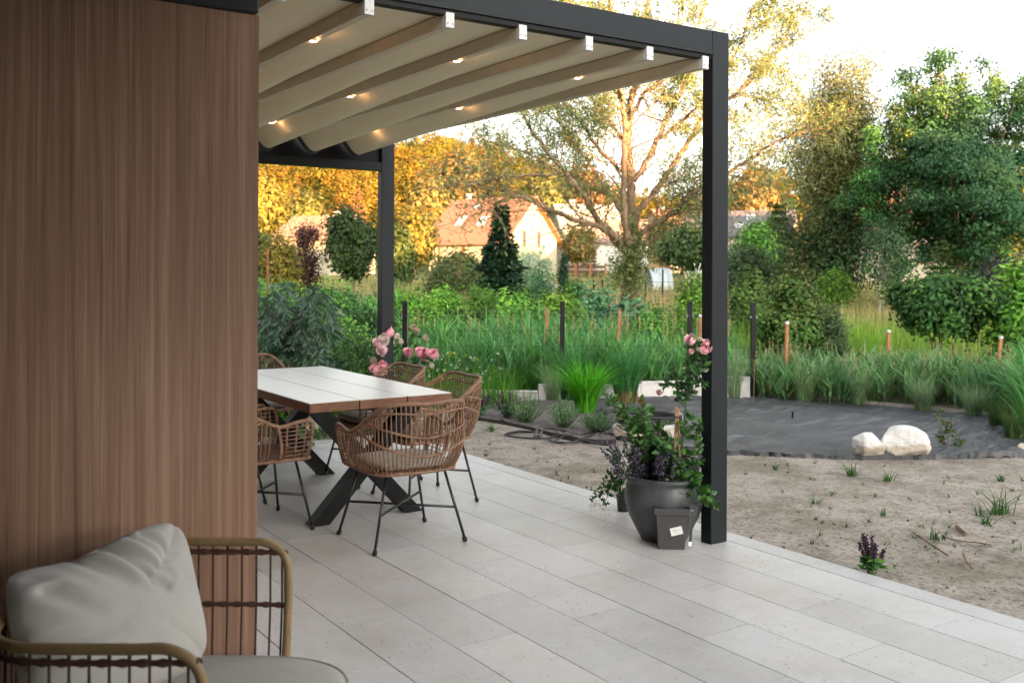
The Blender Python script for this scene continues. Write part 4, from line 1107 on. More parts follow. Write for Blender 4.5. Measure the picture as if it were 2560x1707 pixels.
house_mb('house', 'sunlit salmon roofed house half hidden behind the dark tree at the right', 2245, 62, -15, 5.6, 6.0, 3.5, 6.2, 'salmon', 'cream', .4, win=(('l', -.3, 1.2, .9, 1.2), ('l', .4, 1.2, .9, 1.2)))

# ================================================================== FIELD FENCES AND SMALL FAR THINGS
t = thing('rail_fence', 'dark brown horizontal rail fence before the pale houses', 'fence', at(1472, 64), -YAW)
g = MB()
for z in (.25, .55, .85): g.box((-1.9, -.03, z), (1.1, .03, z + .17), r=.01)
g.build('rail', simple('dark_timber', (.11, .05, .03), .8, .25, 12), t)
for x in (-1.8, -.85, .1, 1.05):
    g = MB(); g.box((x - .06, -.10, -.2), (x + .06, -.032, 1.15), r=.01); g.build('post', M['soffit'], t)
t = thing('polytunnel', 'pale plastic covered polytunnel greenhouse right of the willow trunk', 'greenhouse', at(1645, 50), -YAW + R(12))
a_ = np.linspace(0, PI, 13); xs_ = np.linspace(-.55, .55, 6)
g = MB(); g.grid(np.stack([np.stack([np.full(13, x), -np.cos(a_) * .75, np.sin(a_) * 1.1], 1) for x in xs_])); g.build('cover', simple('milky_film', (.55, .62, .64), .35, .1), t, smooth=True)
g = MB()
for x in xs_[::2]: g.tube(np.stack([np.full(13, x), -np.cos(a_) * .765, np.sin(a_) * 1.115], 1), .02, 6)
g.build('hoop', M['white'], t)
t = thing('forked_pole', 'white forked pole standing in the meadow left of the front post', 'pole', at(1742, 37), -YAW)
z0 = zat(690, 37) - at(1742, 37)[2]
g = MB(); g.tube([(0, 0, -.1), (.02, 0, z0 + .1)], .03, 8); g.build('stem', M['white'], t)
for s_ in (-.1, .14):
    g = MB(); g.tube([(.02, 0, z0 + .08), (s_, 0, z0 + .5)], .022, 8); g.build('prong', M['white'], t)
g = MB(); g.tube([P(1716, 680, 37.3), P(1826, 682, 37.3)], .032, 8)
for x in (1722, 1818): g.tube([P(x, 681, 37.3), at(x, 37.3, -.1)], .03, 8)
tag(g.build('pipe_rail', M['white']), 'horizontal white pipe rail beside the forked pole', 'rail')
t = thing('wire_fence', 'thin grey wire fence on dark posts crossing the meadow behind the willow', 'fence', at(1600, 33), -YAW)
for x in (1310, 1398, 1484, 1506, 1614, 1657, 1726, 1850, 1960):
    X = (x - 1600) / F * 33
    g = MB(); g.box((X - .025, -.025, -.2), (X + .025, .025, 1.35 if x == 1657 else 1.0)); g.build('post', M['fpost'], t)
g = MB()
for z in (.35, .65, .95): g.tube([(-4.4, 0, z), (0, 0, z - .03), (4.8, 0, z)], .006, 4)
g.build('wire', M['wire'], t)
t = thing('sapling', 'bare forked pale sapling before the salmon roofed house', 'tree', at(1146, 31), -YAW)
g = MB(); g.tube([(0, 0, -.1), (0, 0, .9), (-.03, 0, 1.25)], .03, 7); g.build('trunk', M['stake'], t, smooth=True)
for dx in (-.16, .0, .1):
    g = MB(); g.tube([(0, 0, .95), (dx * .6, 0, 1.3), (dx, 0, 1.6)], [.02, .014, .006], 6); g.build('twig', M['stake'], t, smooth=True)

# ================================================================== GRASSES: what nobody could count
r_ = np.random.default_rng(101)
def wnoise(x, y): return np.sin(x * .9 + 1.3 * np.sin(y * .5)) * .5 + np.sin(y * 1.1 - x * .37 + 2) * .35 + np.sin(x * 2.3 + y * 1.9) * .2
g = MB()
n_ = 42000
px = r_.uniform(-200, 2900, n_); Yg = 15.2 * (62 / 15.2) ** (r_.random(n_) ** .8)
Xg = (px - CX) / F * Yg
bs = C(0, 0) + np.stack([cs * Xg + sn * Yg, -sn * Xg + cs * Yg, gz(Xg, Yg)], 1)
wn = wnoise(Xg * .6, Yg * .35)
hh = (.42 + .30 * r_.random(n_)) * (1 + .2 * wn)
base_c = np.where((wn + .35 * r_.normal(size=n_) - (Yg - 26) * .05)[:, None] > .05, np.array([[.135, .265, .036]]), np.array([[.18, .235, .06]])) * (1 + r_.normal(0, .15, (n_, 1)))
tanm = ((r_.random(n_) < np.clip((Yg - 17) / 22, .06, .8))[:, None])
strip = ((Yg > 21) & (Yg < 36) & (px > 900) & (px < 1850) & (r_.random(n_) < .85)) | ((Yg > 24) & (Yg < 45) & (r_.random(n_) < .45))
base_c = np.where(strip[:, None], np.array([[.34, .26, .15]]) * (1 + r_.normal(0, .15, (n_, 1))), base_c); tanm = tanm | strip[:, None]
tip = np.where(tanm, np.array([[.46, .33, .21]]), base_c * 1.25)
g.blades(bs, r_.uniform(0, 2 * PI, n_), hh, r_.uniform(.05, .5, n_), .0085 * (Yg / 14), base_c, 3, tip)
tag(g.build('meadow_grass', M['grass']), 'long meadow grass with tan seed heads beyond the fence', 'grass', kind='stuff')

def reeds(g, X, Y, hmul=1.0, col=((.085, .235, .085), (.115, .275, .085), (.15, .31, .095), (.13, .26, .12))):
    n_ = len(X)
    z = gz(X, Y)
    st = np.stack([cs * X + sn * Y, -sn * X + cs * Y, z], 1)
    H_ = (.62 + .50 * r_.random(n_)) * hmul * (1 + .42 * wnoise(X * 1.7, Y * 1.1))
    c_ = pick(list(col), n_, r_, .15)
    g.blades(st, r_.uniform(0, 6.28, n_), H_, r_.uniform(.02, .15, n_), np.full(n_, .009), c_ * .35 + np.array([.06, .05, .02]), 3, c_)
    for k in range(6):
        f_ = .18 + .80 * r_.random(n_)
        b = st + np.array([0, 0, 1]) * (H_ * f_ * .9)[:, None]
        ln = r_.uniform(.24, .55, n_) * (.6 + .4 * hmul)
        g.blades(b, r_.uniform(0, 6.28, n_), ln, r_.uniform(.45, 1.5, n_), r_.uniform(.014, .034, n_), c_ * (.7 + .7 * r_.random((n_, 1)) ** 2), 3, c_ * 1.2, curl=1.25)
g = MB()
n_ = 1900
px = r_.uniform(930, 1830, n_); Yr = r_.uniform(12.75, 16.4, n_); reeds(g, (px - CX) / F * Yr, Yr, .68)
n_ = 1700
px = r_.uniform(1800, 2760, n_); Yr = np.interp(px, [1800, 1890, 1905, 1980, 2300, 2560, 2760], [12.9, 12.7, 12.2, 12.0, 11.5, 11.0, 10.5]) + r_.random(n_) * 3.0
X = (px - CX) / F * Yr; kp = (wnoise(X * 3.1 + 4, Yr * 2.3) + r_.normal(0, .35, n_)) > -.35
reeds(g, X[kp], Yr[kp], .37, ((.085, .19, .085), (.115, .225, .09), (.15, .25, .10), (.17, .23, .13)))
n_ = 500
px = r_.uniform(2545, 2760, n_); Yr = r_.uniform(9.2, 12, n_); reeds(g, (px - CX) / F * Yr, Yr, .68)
for _ in range(170):                                         # tan seed heads above the blades
    x = r_.uniform(980, 2640); Y = r_.uniform(12.9, 16) if x < 1830 else r_.uniform(11.8, 14.5)
    b = at(x, Y); hh = r_.uniform(.75, 1.0) * (1 if x < 1830 else .62); e = b + [r_.normal(0, .05), r_.normal(0, .05), hh]
    g.tube([b, e], .003, 3, col=(.28, .25, .13)); m_ = 16
    g.leaves(e - np.array([0, 0, 1]) * r_.uniform(-.04, .12, (m_, 1)), unit(m_, r_) * [.5, .5, .3] + [0, 0, 1], .035, .010, np.array([.42, .33, .19]) * r_.uniform(.7, 1.2), r_)
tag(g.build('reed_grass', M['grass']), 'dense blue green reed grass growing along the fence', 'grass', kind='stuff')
g = MB()
n_ = 4200
px = r_.uniform(620, 1500, n_); Yr = np.where(px < 1290, r_.uniform(11.3, 13.2, n_), r_.uniform(12.5, 13.2, n_)); X = (px - CX) / F * Yr
bs = np.stack([cs * X + sn * Yr, -sn * X + cs * Yr, gz(X, Yr)], 1)
g.blades(bs, r_.uniform(0, 6.28, n_), r_.uniform(.22, .62, n_), r_.uniform(.1, .9, n_), r_.uniform(.006, .011, n_), pick([(.075, .19, .03), (.10, .23, .04), (.06, .15, .035)], n_, r_), 3)
n_ = 1500
px = r_.uniform(560, 1010, n_); Yr = r_.uniform(9.4, 11.4, n_); X = (px - CX) / F * Yr
bs = np.stack([cs * X + sn * Yr, -sn * X + cs * Yr, gz(X, Yr)], 1)
g.blades(bs, r_.uniform(0, 6.28, n_), r_.uniform(.15, .45, n_), r_.uniform(.1, .9, n_), r_.uniform(.006, .011, n_), pick([(.075, .19, .03), (.06, .15, .035)], n_, r_), 3)
tag(g.build('lawn_grass', M['grass']), 'fresh green grass in front of the fence', 'grass', kind='stuff')
g = MB()
for i in range(90):
    x, y = r_.uniform(1040, 1260), r_.uniform(880, 962)
    Yf = r_.uniform(11.4, 12.8)
    if i % 3 == 0: x = r_.uniform(1060, 1160)
    c = P(x, y, Yf); 
    D = unit(7, r_) * [1, 1, .3] + [0, 0, .3]
    cc = (.75, .76, .72) if r_.random() < .8 else (.65, .50, .03)
    g.leaves(np.tile(c, (7, 1)) + r_.normal(0, .006, (7, 3)), D, .013, .011, cc, r_)
    g.tube([c, np.array([c[0], c[1], float(gz(*toC(c)))])], .002, 3, col=(.06, .14, .03))
tag(g.build('wild_flowers', M['petal']), 'tiny white and yellow wild flowers in the grass before the fence', 'flowers', kind='stuff')

# ================================================================== THE GARDEN FENCE
FX = [(-3.6, 12.3), (-1.337, 12.45), (.647, 12.75), (2.284, 12.78), (3.03, 12.5)]
fo = C(*FX[2])
fen = thing('garden_fence', 'dark wire mesh garden fence with square posts and pale plinth boards', 'fence', fo)
fz = -.04
for X, Y in FX:
    b = C(X, Y, fz) - fo
    g = MB(); Mx = Matrix.Translation(Vector(b)) @ Matrix.Rotation(-YAW, 4, 'Z')
    g.box((-.03, -.03, -.1), (.03, .03, 1.20), r=.004, M=Mx)
    po = g.build('post', M['fpost'], fen)
    g = MB(); g.box((-.032, -.032, 1.2), (.032, .032, 1.215), r=.005, M=Mx); g.build('post_cap', M['rubber'], po)
    g = MB()
    for s_ in (-1, 1): g.box((s_ * .036 - .008, -.04, 1.02), (s_ * .036 + .008, -.02, 1.045), M=Mx)
    g.build('clamp', M['screw'], po)
for (X0, Y0), (X1, Y1) in zip(FX[:-1], FX[1:]):
    a, b = C(X0, Y0, fz) - fo, C(X1, Y1, fz) - fo
    L_ = np.linalg.norm(b - a); g = MB()
    nv_ = int(L_ / .05)
    for i in range(1, nv_):
        p = a + (b - a) * i / nv_
        g.tube([p + [0, 0, .2], p + [0, 0, 1.13]], .0022, 3, cap=False)
    for z in (.22, .42, .44, .64, .84, 1.02, 1.05, 1.10):
        g.tube([a + [0, 0, z], b + [0, 0, z]], .002, 4, cap=False)
    g.build('mesh_panel', M['wire'], fen)
for (X0, Y0), (X1, Y1), h_ in [((.33, 12.15), (1.0, 12.32), .20), ((1.0, 12.32), (1.62, 12.5), .17), ((1.62, 12.5), (2.2, 12.6), .2), ((2.3, 12.6), (2.98, 12.42), .27)][:] + [((-1.2, 12.25), (.33, 12.15), .12)]:
    a, b = C(X0, Y0, 0), C(X1, Y1, 0)
    d_ = (b - a); L_ = np.linalg.norm(d_); ang = math.atan2(d_[1], d_[0])
    Mx = Matrix.Translation(Vector(a - fo)) @ Matrix.Rotation(ang, 4, 'Z')
    g = MB(); g.box((0, -.025, -.1), (L_ - .004, .025, h_ - .05), r=.004, M=Mx); g.box((0, -.032, h_ - .05), (L_ - .004, .032, h_ - .02), r=.006, M=Mx)
    g.build('plinth_board', M['concrete'], fen)

STK = [(1367, 770, 855, 14.0, 'thin orange brown stake left of the second fence post'), (1543, 770, 850, 14.2, 'thin orange brown stake in front of the willow trunk'), (1752, 790, 870, 13.6, 'orange brown stake just left of the front pergola post'), (1966, 806, 920, 13.2, 'orange brown stake standing before the pale edged shrub'), (2220, 826, 908, 13.4, 'leaning orange brown stake with a white tip left of the elder shrub'), (2492, 840, 895, 13.2, 'orange brown stake with a white tip at the right edge')]
for x, y0, y1, Y, lb in STK:
    t = thing('wooden_stake', lb, 'stake', at(x - 2, Y), -YAW, 'orange brown stakes along the boundary')
    zt = zat(y0, Y) - at(x, Y)[2]
    g = MB(); Mx = Matrix.Rotation(R(2 + r_.normal(0, 1.5)), 4, 'Y'); g.box((-.021, -.021, -.15), (.021, .021, zt), r=.003, M=Mx); g.build('shaft', M['stake'], t)
    if x > 1700:
        g = MB(); g.box((-.024, -.024, zt - .005), (.024, .024, zt + .03), r=.004, M=Mx); g.build('tip', M['white'], t)

# ================================================================== PLANTING BED AND WEED MEMBRANE
fe = np.array([(1512, 1090), (1580, 1103), (1660, 1118), (1750, 1128), (1825, 1134), (1950, 1140), (2130, 1146), (2330, 1146), (2450, 1144), (2560, 1141), (2700, 1136)], float)
be = np.array([(1470, 1012), (1560, 994), (1640, 988), (1740, 985), (1830, 985), (1960, 996), (2150, 1011), (2300, 1024), (2420, 1036), (2520, 1052), (2660, 1080)], float)
def along(e_, n_):
    c_ = crom(e_, 10); d_ = np.linspace(0, len(c_) - 1, n_); i = np.arange(len(c_))
    return np.stack([np.interp(d_, i, c_[:, 0]), np.interp(d_, i, c_[:, 1])], 1)
na, nb_ = 150, 60
fa, ba = along(fe, na), along(be, na)
V = np.zeros((na, nb_, 3))
for i in range(na):
    p0, p1 = G(*fa[i], -.03), G(*ba[i], -.03)
    for j in range(nb_):
        t_ = j / (nb_ - 1)
        V[i, j] = p0 + (p1 - p0) * t_
ii, jj = np.meshgrid(np.arange(na), np.arange(nb_), indexing='ij')
edge = np.minimum(jj, nb_ - 1 - jj) / 6.0
wr = .014 * np.sin(ii * .21 + jj * .55 + 1.5 * np.sin(jj * .13)) + .008 * np.sin(ii * .07 - jj * .9) + .006 * r_.normal(size=ii.shape)
wr = wr * np.clip(edge, .25, 1)
wr += np.where(ii > 108, .022 * np.abs(np.sin(ii * .5 + jj * .33)) * np.clip((ii - 108) / 14, 0, 1), 0)
V[:, :, 2] += .022 + wr
V[:, 0, 2] += .012 * np.abs(np.sin(np.arange(na) * .41)) + .004; V[:, 0, :2] += r_.normal(0, .012, (na, 2))
g = MB(); g.grid(V, flip=False)
g.grid(np.stack([V[:, 0], V[:, 0] - [0, 0, .05]], 1))
tag(g.build('weed_membrane', M['geo'], smooth=True), 'wrinkled dark grey weed membrane spread over the round bed', 'ground sheet')
# soil of the left part of the bed and its edging
e2 = [(1150, 1036), (1230, 1048), (1320, 1066), (1400, 1086), (1480, 1098), (1540, 1098)]
b2 = [(1150, 1000), (1230, 1000), (1320, 1000), (1400, 1000), (1470, 996), (1540, 990)]
V = np.stack([np.linspace(G(*p, -.01), G(*q, -.01), 14) for p, q in zip(along(np.array(e2, float), 40), along(np.array(b2, float), 40))])
V[:, :, 2] += r_.normal(0, .006, V.shape[:2])
g = MB(); g.grid(V); tag(g.build('bed_soil', simple('bed_mulch', (.145, .125, .115), .95, .35, 16, bmp=.8)), 'dark mulched soil of the planting bed', 'soil', kind='structure')
ep = [G(x, y, 0.0) for x, y in along(np.array(e2, float), 40)]
g = MB(); ep = np.array(ep)
g.grid(np.stack([ep + [0, 0, -.06], ep + [0, 0, .002], ep + [0, .008, .002], ep + [0, .008, -.06]], 1)); tag(g.build('bed_edging', simple('dark_edging', (.03, .026, .024), .8, .2)), 'dark thin edging strip curving round the planting bed', 'edging')
ep = np.array([G(x, y, -.005) for x, y in along(np.array([(2012, 992), (2100, 1001), (2150, 1008), (2300, 1022), (2400, 1033), (2475, 1040)], float), 40)])
g = MB(); bk_ = C(0, .05)
g.grid(np.stack([ep + [0, 0, -.06], ep + [0, 0, .035], ep + bk_ + [0, 0, .035], ep + bk_ + [0, 0, -.06]], 1)); tag(g.build('edging_board', M['concrete2']), 'light tan edging board behind the weed membrane', 'edging')

def tuft(name, label, x, y, h, wpx, n_, col, lean, seed, tip=None, width=.006, z=-.02, dry=0, group='ornamental grasses'):
    r2 = np.random.default_rng(seed)
    b = G(x, y, z); Y = toC(b)[1]
    t = thing(name, label, 'ornamental grass', b, group=group)
    rad = px2m(wpx / 2, Y)
    a_ = r2.uniform(0, 6.28, n_); q_ = rad * .32 * np.sqrt(r2.random(n_))
    bs = np.stack([np.cos(a_) * q_, np.sin(a_) * q_, np.zeros(n_)], 1)
    hh = h * r2.uniform(.6, 1.05, n_)
    c_ = pick(col, n_, r2, .30)
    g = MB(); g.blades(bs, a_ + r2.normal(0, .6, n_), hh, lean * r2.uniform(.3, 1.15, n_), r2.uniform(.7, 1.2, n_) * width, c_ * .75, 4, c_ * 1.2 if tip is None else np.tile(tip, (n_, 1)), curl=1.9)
    g.build('blades', M['grass'], t)
    if dry:
        k = dry; a_ = r2.uniform(0, 6.28, k); q_ = rad * .36 * np.sqrt(r2.random(k))
        g = MB(); g.blades(np.stack([np.cos(a_) * q_, np.sin(a_) * q_, np.zeros(k)], 1), a_, h * r2.uniform(.1, .3, k), r2.uniform(.1, .6, k), np.full(k, width), pick([(.26, .16, .09), (.34, .23, .13)], k, r2), 3)
        g.build('dry_base', M['grass'], t)
    return t
dg = [(.040, .130, .045), (.055, .16, .055), (.07, .19, .07)]
bg_ = [(.085, .300, .030), (.11, .34, .045), (.07, .24, .03)]
pg = [(.22, .32, .18), (.17, .27, .14), (.26, .33, .20)]
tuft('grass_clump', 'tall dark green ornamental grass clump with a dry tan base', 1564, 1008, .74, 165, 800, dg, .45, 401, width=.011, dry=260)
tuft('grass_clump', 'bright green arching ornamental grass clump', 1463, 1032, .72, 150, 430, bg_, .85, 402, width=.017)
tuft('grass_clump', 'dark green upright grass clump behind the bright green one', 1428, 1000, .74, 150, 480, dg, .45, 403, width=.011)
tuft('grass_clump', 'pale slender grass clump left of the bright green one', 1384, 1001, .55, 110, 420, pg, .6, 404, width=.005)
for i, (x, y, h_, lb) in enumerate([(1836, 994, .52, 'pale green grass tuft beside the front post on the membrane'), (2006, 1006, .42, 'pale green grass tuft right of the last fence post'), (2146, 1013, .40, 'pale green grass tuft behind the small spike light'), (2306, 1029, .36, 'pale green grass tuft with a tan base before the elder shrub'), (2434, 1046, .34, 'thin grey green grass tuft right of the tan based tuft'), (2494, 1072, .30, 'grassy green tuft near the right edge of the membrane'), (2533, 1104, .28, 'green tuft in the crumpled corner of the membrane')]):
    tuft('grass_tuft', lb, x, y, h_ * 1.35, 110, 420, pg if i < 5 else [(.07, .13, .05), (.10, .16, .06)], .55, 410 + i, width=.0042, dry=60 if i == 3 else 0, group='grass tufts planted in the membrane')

def bushy(name, label, cat, x, y, wpx, h, n_, col, L, Wd, seed, group=None):
    r2 = np.random.default_rng(seed); b = G(x, y, -.015); Y = toC(b)[1]; rad = px2m(wpx / 2, Y)
    t = thing(name, label, cat, b, group=group)
    st = MB(); g = MB()
    for k in range(n_):
        a_ = r2.uniform(0, 6.28); q_ = rad * math.sqrt(r2.random()); hh = h * (1 - .45 * (q_ / rad) ** 2) * r2.uniform(.7, 1.05)
        e = np.array([math.cos(a_) * q_, math.sin(a_) * q_, hh]); st.tube([e * [.2, .2, 0], e * [.7, .7, .5], e], .0022, 3, col=(.06, .10, .04))
        m_ = 16; f_ = r2.uniform(.25, 1, m_)[:, None]
        ps = e * [.2, .2, 0] * (1 - f_) + e * f_
        g.leaves(ps, unit(m_, r2) * [1, 1, .6] + [0, 0, .5], L * r2.uniform(.7, 1.2, m_), Wd, pick(col, m_, r2), r2)
    st.build('stems', M['leaf'], t); g.build('leaves', M['leaf'], t)
    return t
lav = [(.14, .25, .12), (.18, .29, .15), (.11, .20, .09)]
bushy('lavender_plant', 'grey green lavender bush left of the cable loop', 'lavender', 1314, 1056, 105, .34, 90, lav, .032, .006, 421, 'lavender bushes in the bed')
bushy('lavender_plant', 'grey green lavender bush below the bright green grass clump', 'lavender', 1408, 1070, 100, .33, 80, lav, .032, .006, 422, 'lavender bushes in the bed')
bushy('lavender_plant', 'low green lavender bush at the front of the bed by the cable coil', 'lavender', 1492, 1080, 100, .22, 80, lav, .032, .006, 423, 'lavender bushes in the bed')
bushy('small_plant', 'tiny dusky leaved plant beside the bright green clump foot', 'plant', 1500, 1046, 40, .10, 24, [(.06, .05, .07), (.07, .08, .06)], .03, .012, 424)
def salvia(name, label, x, y, h, wpx, nsp, seed, z=-.02, big=1.0, leafc='mid'):
    r2 = np.random.default_rng(seed); b = G(x, y, z); Y = toC(b)[1]; rad = px2m(wpx / 2, Y)
    t = thing(name, label, 'salvia', b); st, lf, fl = MB(), MB(), MB()
    for k in range(nsp):
        a_ = r2.uniform(0, 6.28); q_ = rad * math.sqrt(r2.random()) * .95
        e = np.array([math.cos(a_) * q_, math.sin(a_) * q_, h * r2.uniform(.65, 1.0) * (1 - .25 * q_ / rad)])
        s_ = e * [.25, .25, 0]; mid = (s_ + e) / 2 + [0, 0, .01]
        st.tube([s_, mid, e], .0022 * big, 4, col=(.05, .06, .03))
        m_ = 60; f_ = r2.uniform(.55, 1.0, m_)[:, None]; ps = mid + (e - mid) * ((f_ - .5) * 2)
        fl.leaves(ps + r2.normal(0, .0035 * big, (m_, 3)), unit(m_, r2) + [0, 0, .3], .013 * big, .009 * big, pick([(.055, .022, .055), (.085, .035, .085), (.045, .02, .04)], m_, r2, .25), r2)
        m_ = 9; f_ = r2.uniform(.1, .55, m_)[:, None]; ps = s_ + (e - s_) * f_
        lf.leaves(ps, unit(m_, r2) * [1, 1, .4] + [0, 0, .25], .05 * big * r2.uniform(.7, 1.2, m_), .022 * big, pick(leafc, m_, r2), r2)
    st.build('stems', M['leaf'], t); lf.build('leaves', M['leaf'], t); fl.build('flower_spikes', M['leaf'], t)
    return t
salvia('salvia_plant', 'dark purple salvia clump beside the rear dining chair', 1195, 1040, .33, 95, 22, 431, leafc='blue')
salvia('salvia_plant', 'dark purple salvia clump left of the lavender', 1268, 1045, .32, 85, 20, 432, leafc='blue')
salvia('salvia_plant', 'dark purple salvia growing alone in bare soil at the terrace edge', 2178, 1436, .27, 76, 10, 433, z=-.04, big=1.15, leafc='dark')
# ================================================================== ROCKS
def rock(name, label, x, y, wpx, hpx, seed, mat='rock', z=-.03, sq=1.0, group=None, peak=0.):
    r2 = np.random.default_rng(seed); b = G(x, y, z); Y = toC(b)[1]
    w_, h_ = px2m(wpx, Y), px2m(hpx, Y) * 1.0
    n1, n2 = 44, 26
    th = np.linspace(0, 2 * PI, n1, endpoint=False); ph = np.linspace(-PI / 2, PI / 2, n2)
    T, Ph = np.meshgrid(th, ph, indexing='ij')
    D = np.stack([np.cos(T) * np.cos(Ph), np.sin(T) * np.cos(Ph), np.sin(Ph)], -1)
    rr = np.full(T.shape, 1.0)
    for _ in range(11):                                     # planar chips
        nv = unit(1, r2)[0]; k = r2.uniform(.60, .92)
        dt = D @ nv
        rr = np.minimum(rr, np.where(dt > .05, k / np.maximum(dt, .05), 9))
    rr += .015 * np.sin(T * 5 + Ph * 7) * np.cos(Ph) + .012 * r2.normal(size=T.shape) * np.cos(Ph)
    Pn = D * rr[..., None]
    Pn = Pn * [w_ / 2, w_ / 2 * .8, h_ / 2 * 1.08]
    Pn[..., 0] += peak * w_ * np.clip(Pn[..., 2] / h_ + .2, 0, 1)
    lo = Pn[..., 2].min(); Pn[..., 2] -= lo + h_ * .10
    Pn = np.concatenate([Pn, Pn[:1]], 0)
    g = MB(); g.grid(Pn)
    o = g.build(name, M[mat], smooth=False, loc=b); o.rotation_euler = (0, 0, -YAW)
    me = o.data
    return tag(o, label, 'rock', group)
def rockmat():
    m, N, L, b = newmat('white_rock_stained')
    n = noise(N, L, 9, 6, rough=.7); n2 = noise(N, L, 4, 3)
    tc = N.new('ShaderNodeTexCoord'); sp = N.new('ShaderNodeSeparateXYZ'); L.new(tc.outputs['Object'], sp.inputs[0])
    mm = N.new('ShaderNodeMath'); mm.operation = 'MULTIPLY_ADD'; L.new(n2, mm.inputs[0]); mm.inputs[1].default_value = -.22; L.new(sp.outputs[2], mm.inputs[2])
    c = ramp(N, n, [(.3, (.60, .59, .55)), (.65, (.74, .735, .71))], L)
    L.new(mixc(N, L, ramp(N, mm.outputs[0], [(-.02 + .02, (.7,) * 3), (.02, (0,) * 3)], L), c, (.40, .32, .22)), b.inputs['Base Color'])
    b.inputs['Roughness'].default_value = .9; bump(N, L, n, .6, .02, b)
    return m
M['rock2'] = rockmat()
rock('white_rock', 'smaller white rock lying left of the larger peaked one', 2178, 1143, 104, 64, 441, 'rock2', peak=-.1)
rock('white_rock', 'larger peaked white rock with a brown stained underside', 2264, 1142, 126, 84, 442, 'rock2', peak=-.05)
rock('white_rock', 'white rock at the right edge of the weed membrane', 2556, 1130, 26, 26, 443, 'rock2')
rock('pale_rock', 'pale yellowish rock under the coiled cable left of the pot shrub', 1572, 1094, 90, 44, 444, 'rock2')
rock('pale_rock', 'pale yellowish rock under the coiled cable behind the bamboo canes', 1672, 1096, 92, 48, 445, 'rock2')
# ================================================================== CABLES AND SMALL THINGS
def cable(name, label, pts, r, cat='cable', k=8):
    g = MB(); g.tube(crom(pts, k), r, 7); return tag(g.build(name, M['hose'], smooth=True), label, cat)
cp = []
def gp(x, y, dz=0): return G(x, y, -.03) + [0, 0, dz + .01]
cable('black_cable', 'black cable lying in loops on the sand before the bed', [gp(1262, 1090), gp(1290, 1084), gp(1340, 1083), gp(1372, 1084), gp(1385, 1092), gp(1360, 1098), gp(1300, 1096), gp(1262, 1091, .01), gp(1300, 1083, .012), gp(1350, 1088, .01), gp(1335, 1096), gp(1345, 1092, .09), G(1340, 1090, .20), G(1346, 1090, .285), G(1352, 1090, .20), gp(1362, 1094, .08), gp(1400, 1082, .02), gp(1450, 1092, .01), gp(1480, 1100), gp(1440, 1108), gp(1390, 1107), gp(1372, 1100), gp(1400, 1093, .012), gp(1450, 1092, .012), gp(1482, 1086, .015), gp(1510, 1075, .01), gp(1530, 1072, .015), gp(1538, 1090), gp(1530, 1112), gp(1500, 1113), gp(1450, 1103, .012), gp(1420, 1094, .012), gp(1385, 1106), gp(1420, 1109), gp(1470, 1097, .015), gp(1500, 1083, .02), gp(1545, 1074, .02)], .0085)
ctr = (G(1572, 1090, 0) + G(1672, 1092, 0)) / 2
t = thing('cable_coil', 'flat coil of black cable resting on the pale rocks', 'cable', ctr + [0, 0, .17], -YAW)
g = MB()
r2 = np.random.default_rng(9)
a_ = np.linspace(0, 2 * PI * 9, 9 * 30)
rad = .235 + .02 * np.sin(a_ * .37) + r2.normal(0, .0015, len(a_))
g.tube(np.stack([rad * 1.25 * np.cos(a_), rad * .8 * np.sin(a_), np.linspace(-.025, .045, len(a_)) + .01 * np.sin(a_ * 1.1)], 1), .008, 6); g.build('coil', M['hose'], t, smooth=True)
for q in (PI * .9, PI * 1.45, PI * 1.9):
    g = MB(); c = np.array([.235 * 1.25 * math.cos(q), .235 * .8 * math.sin(q), .01])
    th_ = np.linspace(0, 2 * PI, 14, endpoint=False)
    g.tube(c + np.stack([.03 * np.cos(th_) * math.cos(q), .03 * np.cos(th_) * math.sin(q), .052 * np.sin(th_)], 1), .005, 5, closed=True); g.build('tie', M['white'], t)
t = thing('spike_light', 'small black garden spike light standing in a grass tuft on the membrane', 'garden light', G(2149, 1012, -.02), -YAW)
g = MB(); g.tube([(0, 0, -.05), (0, 0, .07)], .011, 10, ); g.build('spike', M['gmetal'], t)
g = MB(); g.box((-.035, -.03, .07), (.035, .03, .16), r=.006); g.build('head', M['black'], t)
g = MB(); g.box((-.028, -.034, .03), (.028, -.012, .069), r=.003); g.build('lens', M['skyl'], t)
g = MB(); g.tube([G(1981, 1053, -.03), G(1981, 1053, -.03) + [.005, 0, .105]], .011, 8); tag(g.build('irrigation_peg', M['black']), 'short black peg standing upright in the membrane', 'peg')
for i, (pts, rr_, lb) in enumerate([(((2283, 1330), (2330, 1362), (2371, 1388)), .006, 'long thin dry twig on the sand right of the salvia'), (((2408, 1382), (2415, 1400), (2430, 1420)), .006, 'short curved twig on the sand nearest the right edge'), (((2392, 1315), (2414, 1334)), .011, 'short thick pale stick on the sand by a weed'), (((2355, 1340), (2400, 1352), (2440, 1355), (2478, 1362)), .004, 'thin forked twig lying beside the thick stick')]):
    g = MB(); g.tube(crom([G(x, y, -.03) for x, y in pts], 5), rr_, 6); tag(g.build('twig', M['bark']), lb, 'twig')
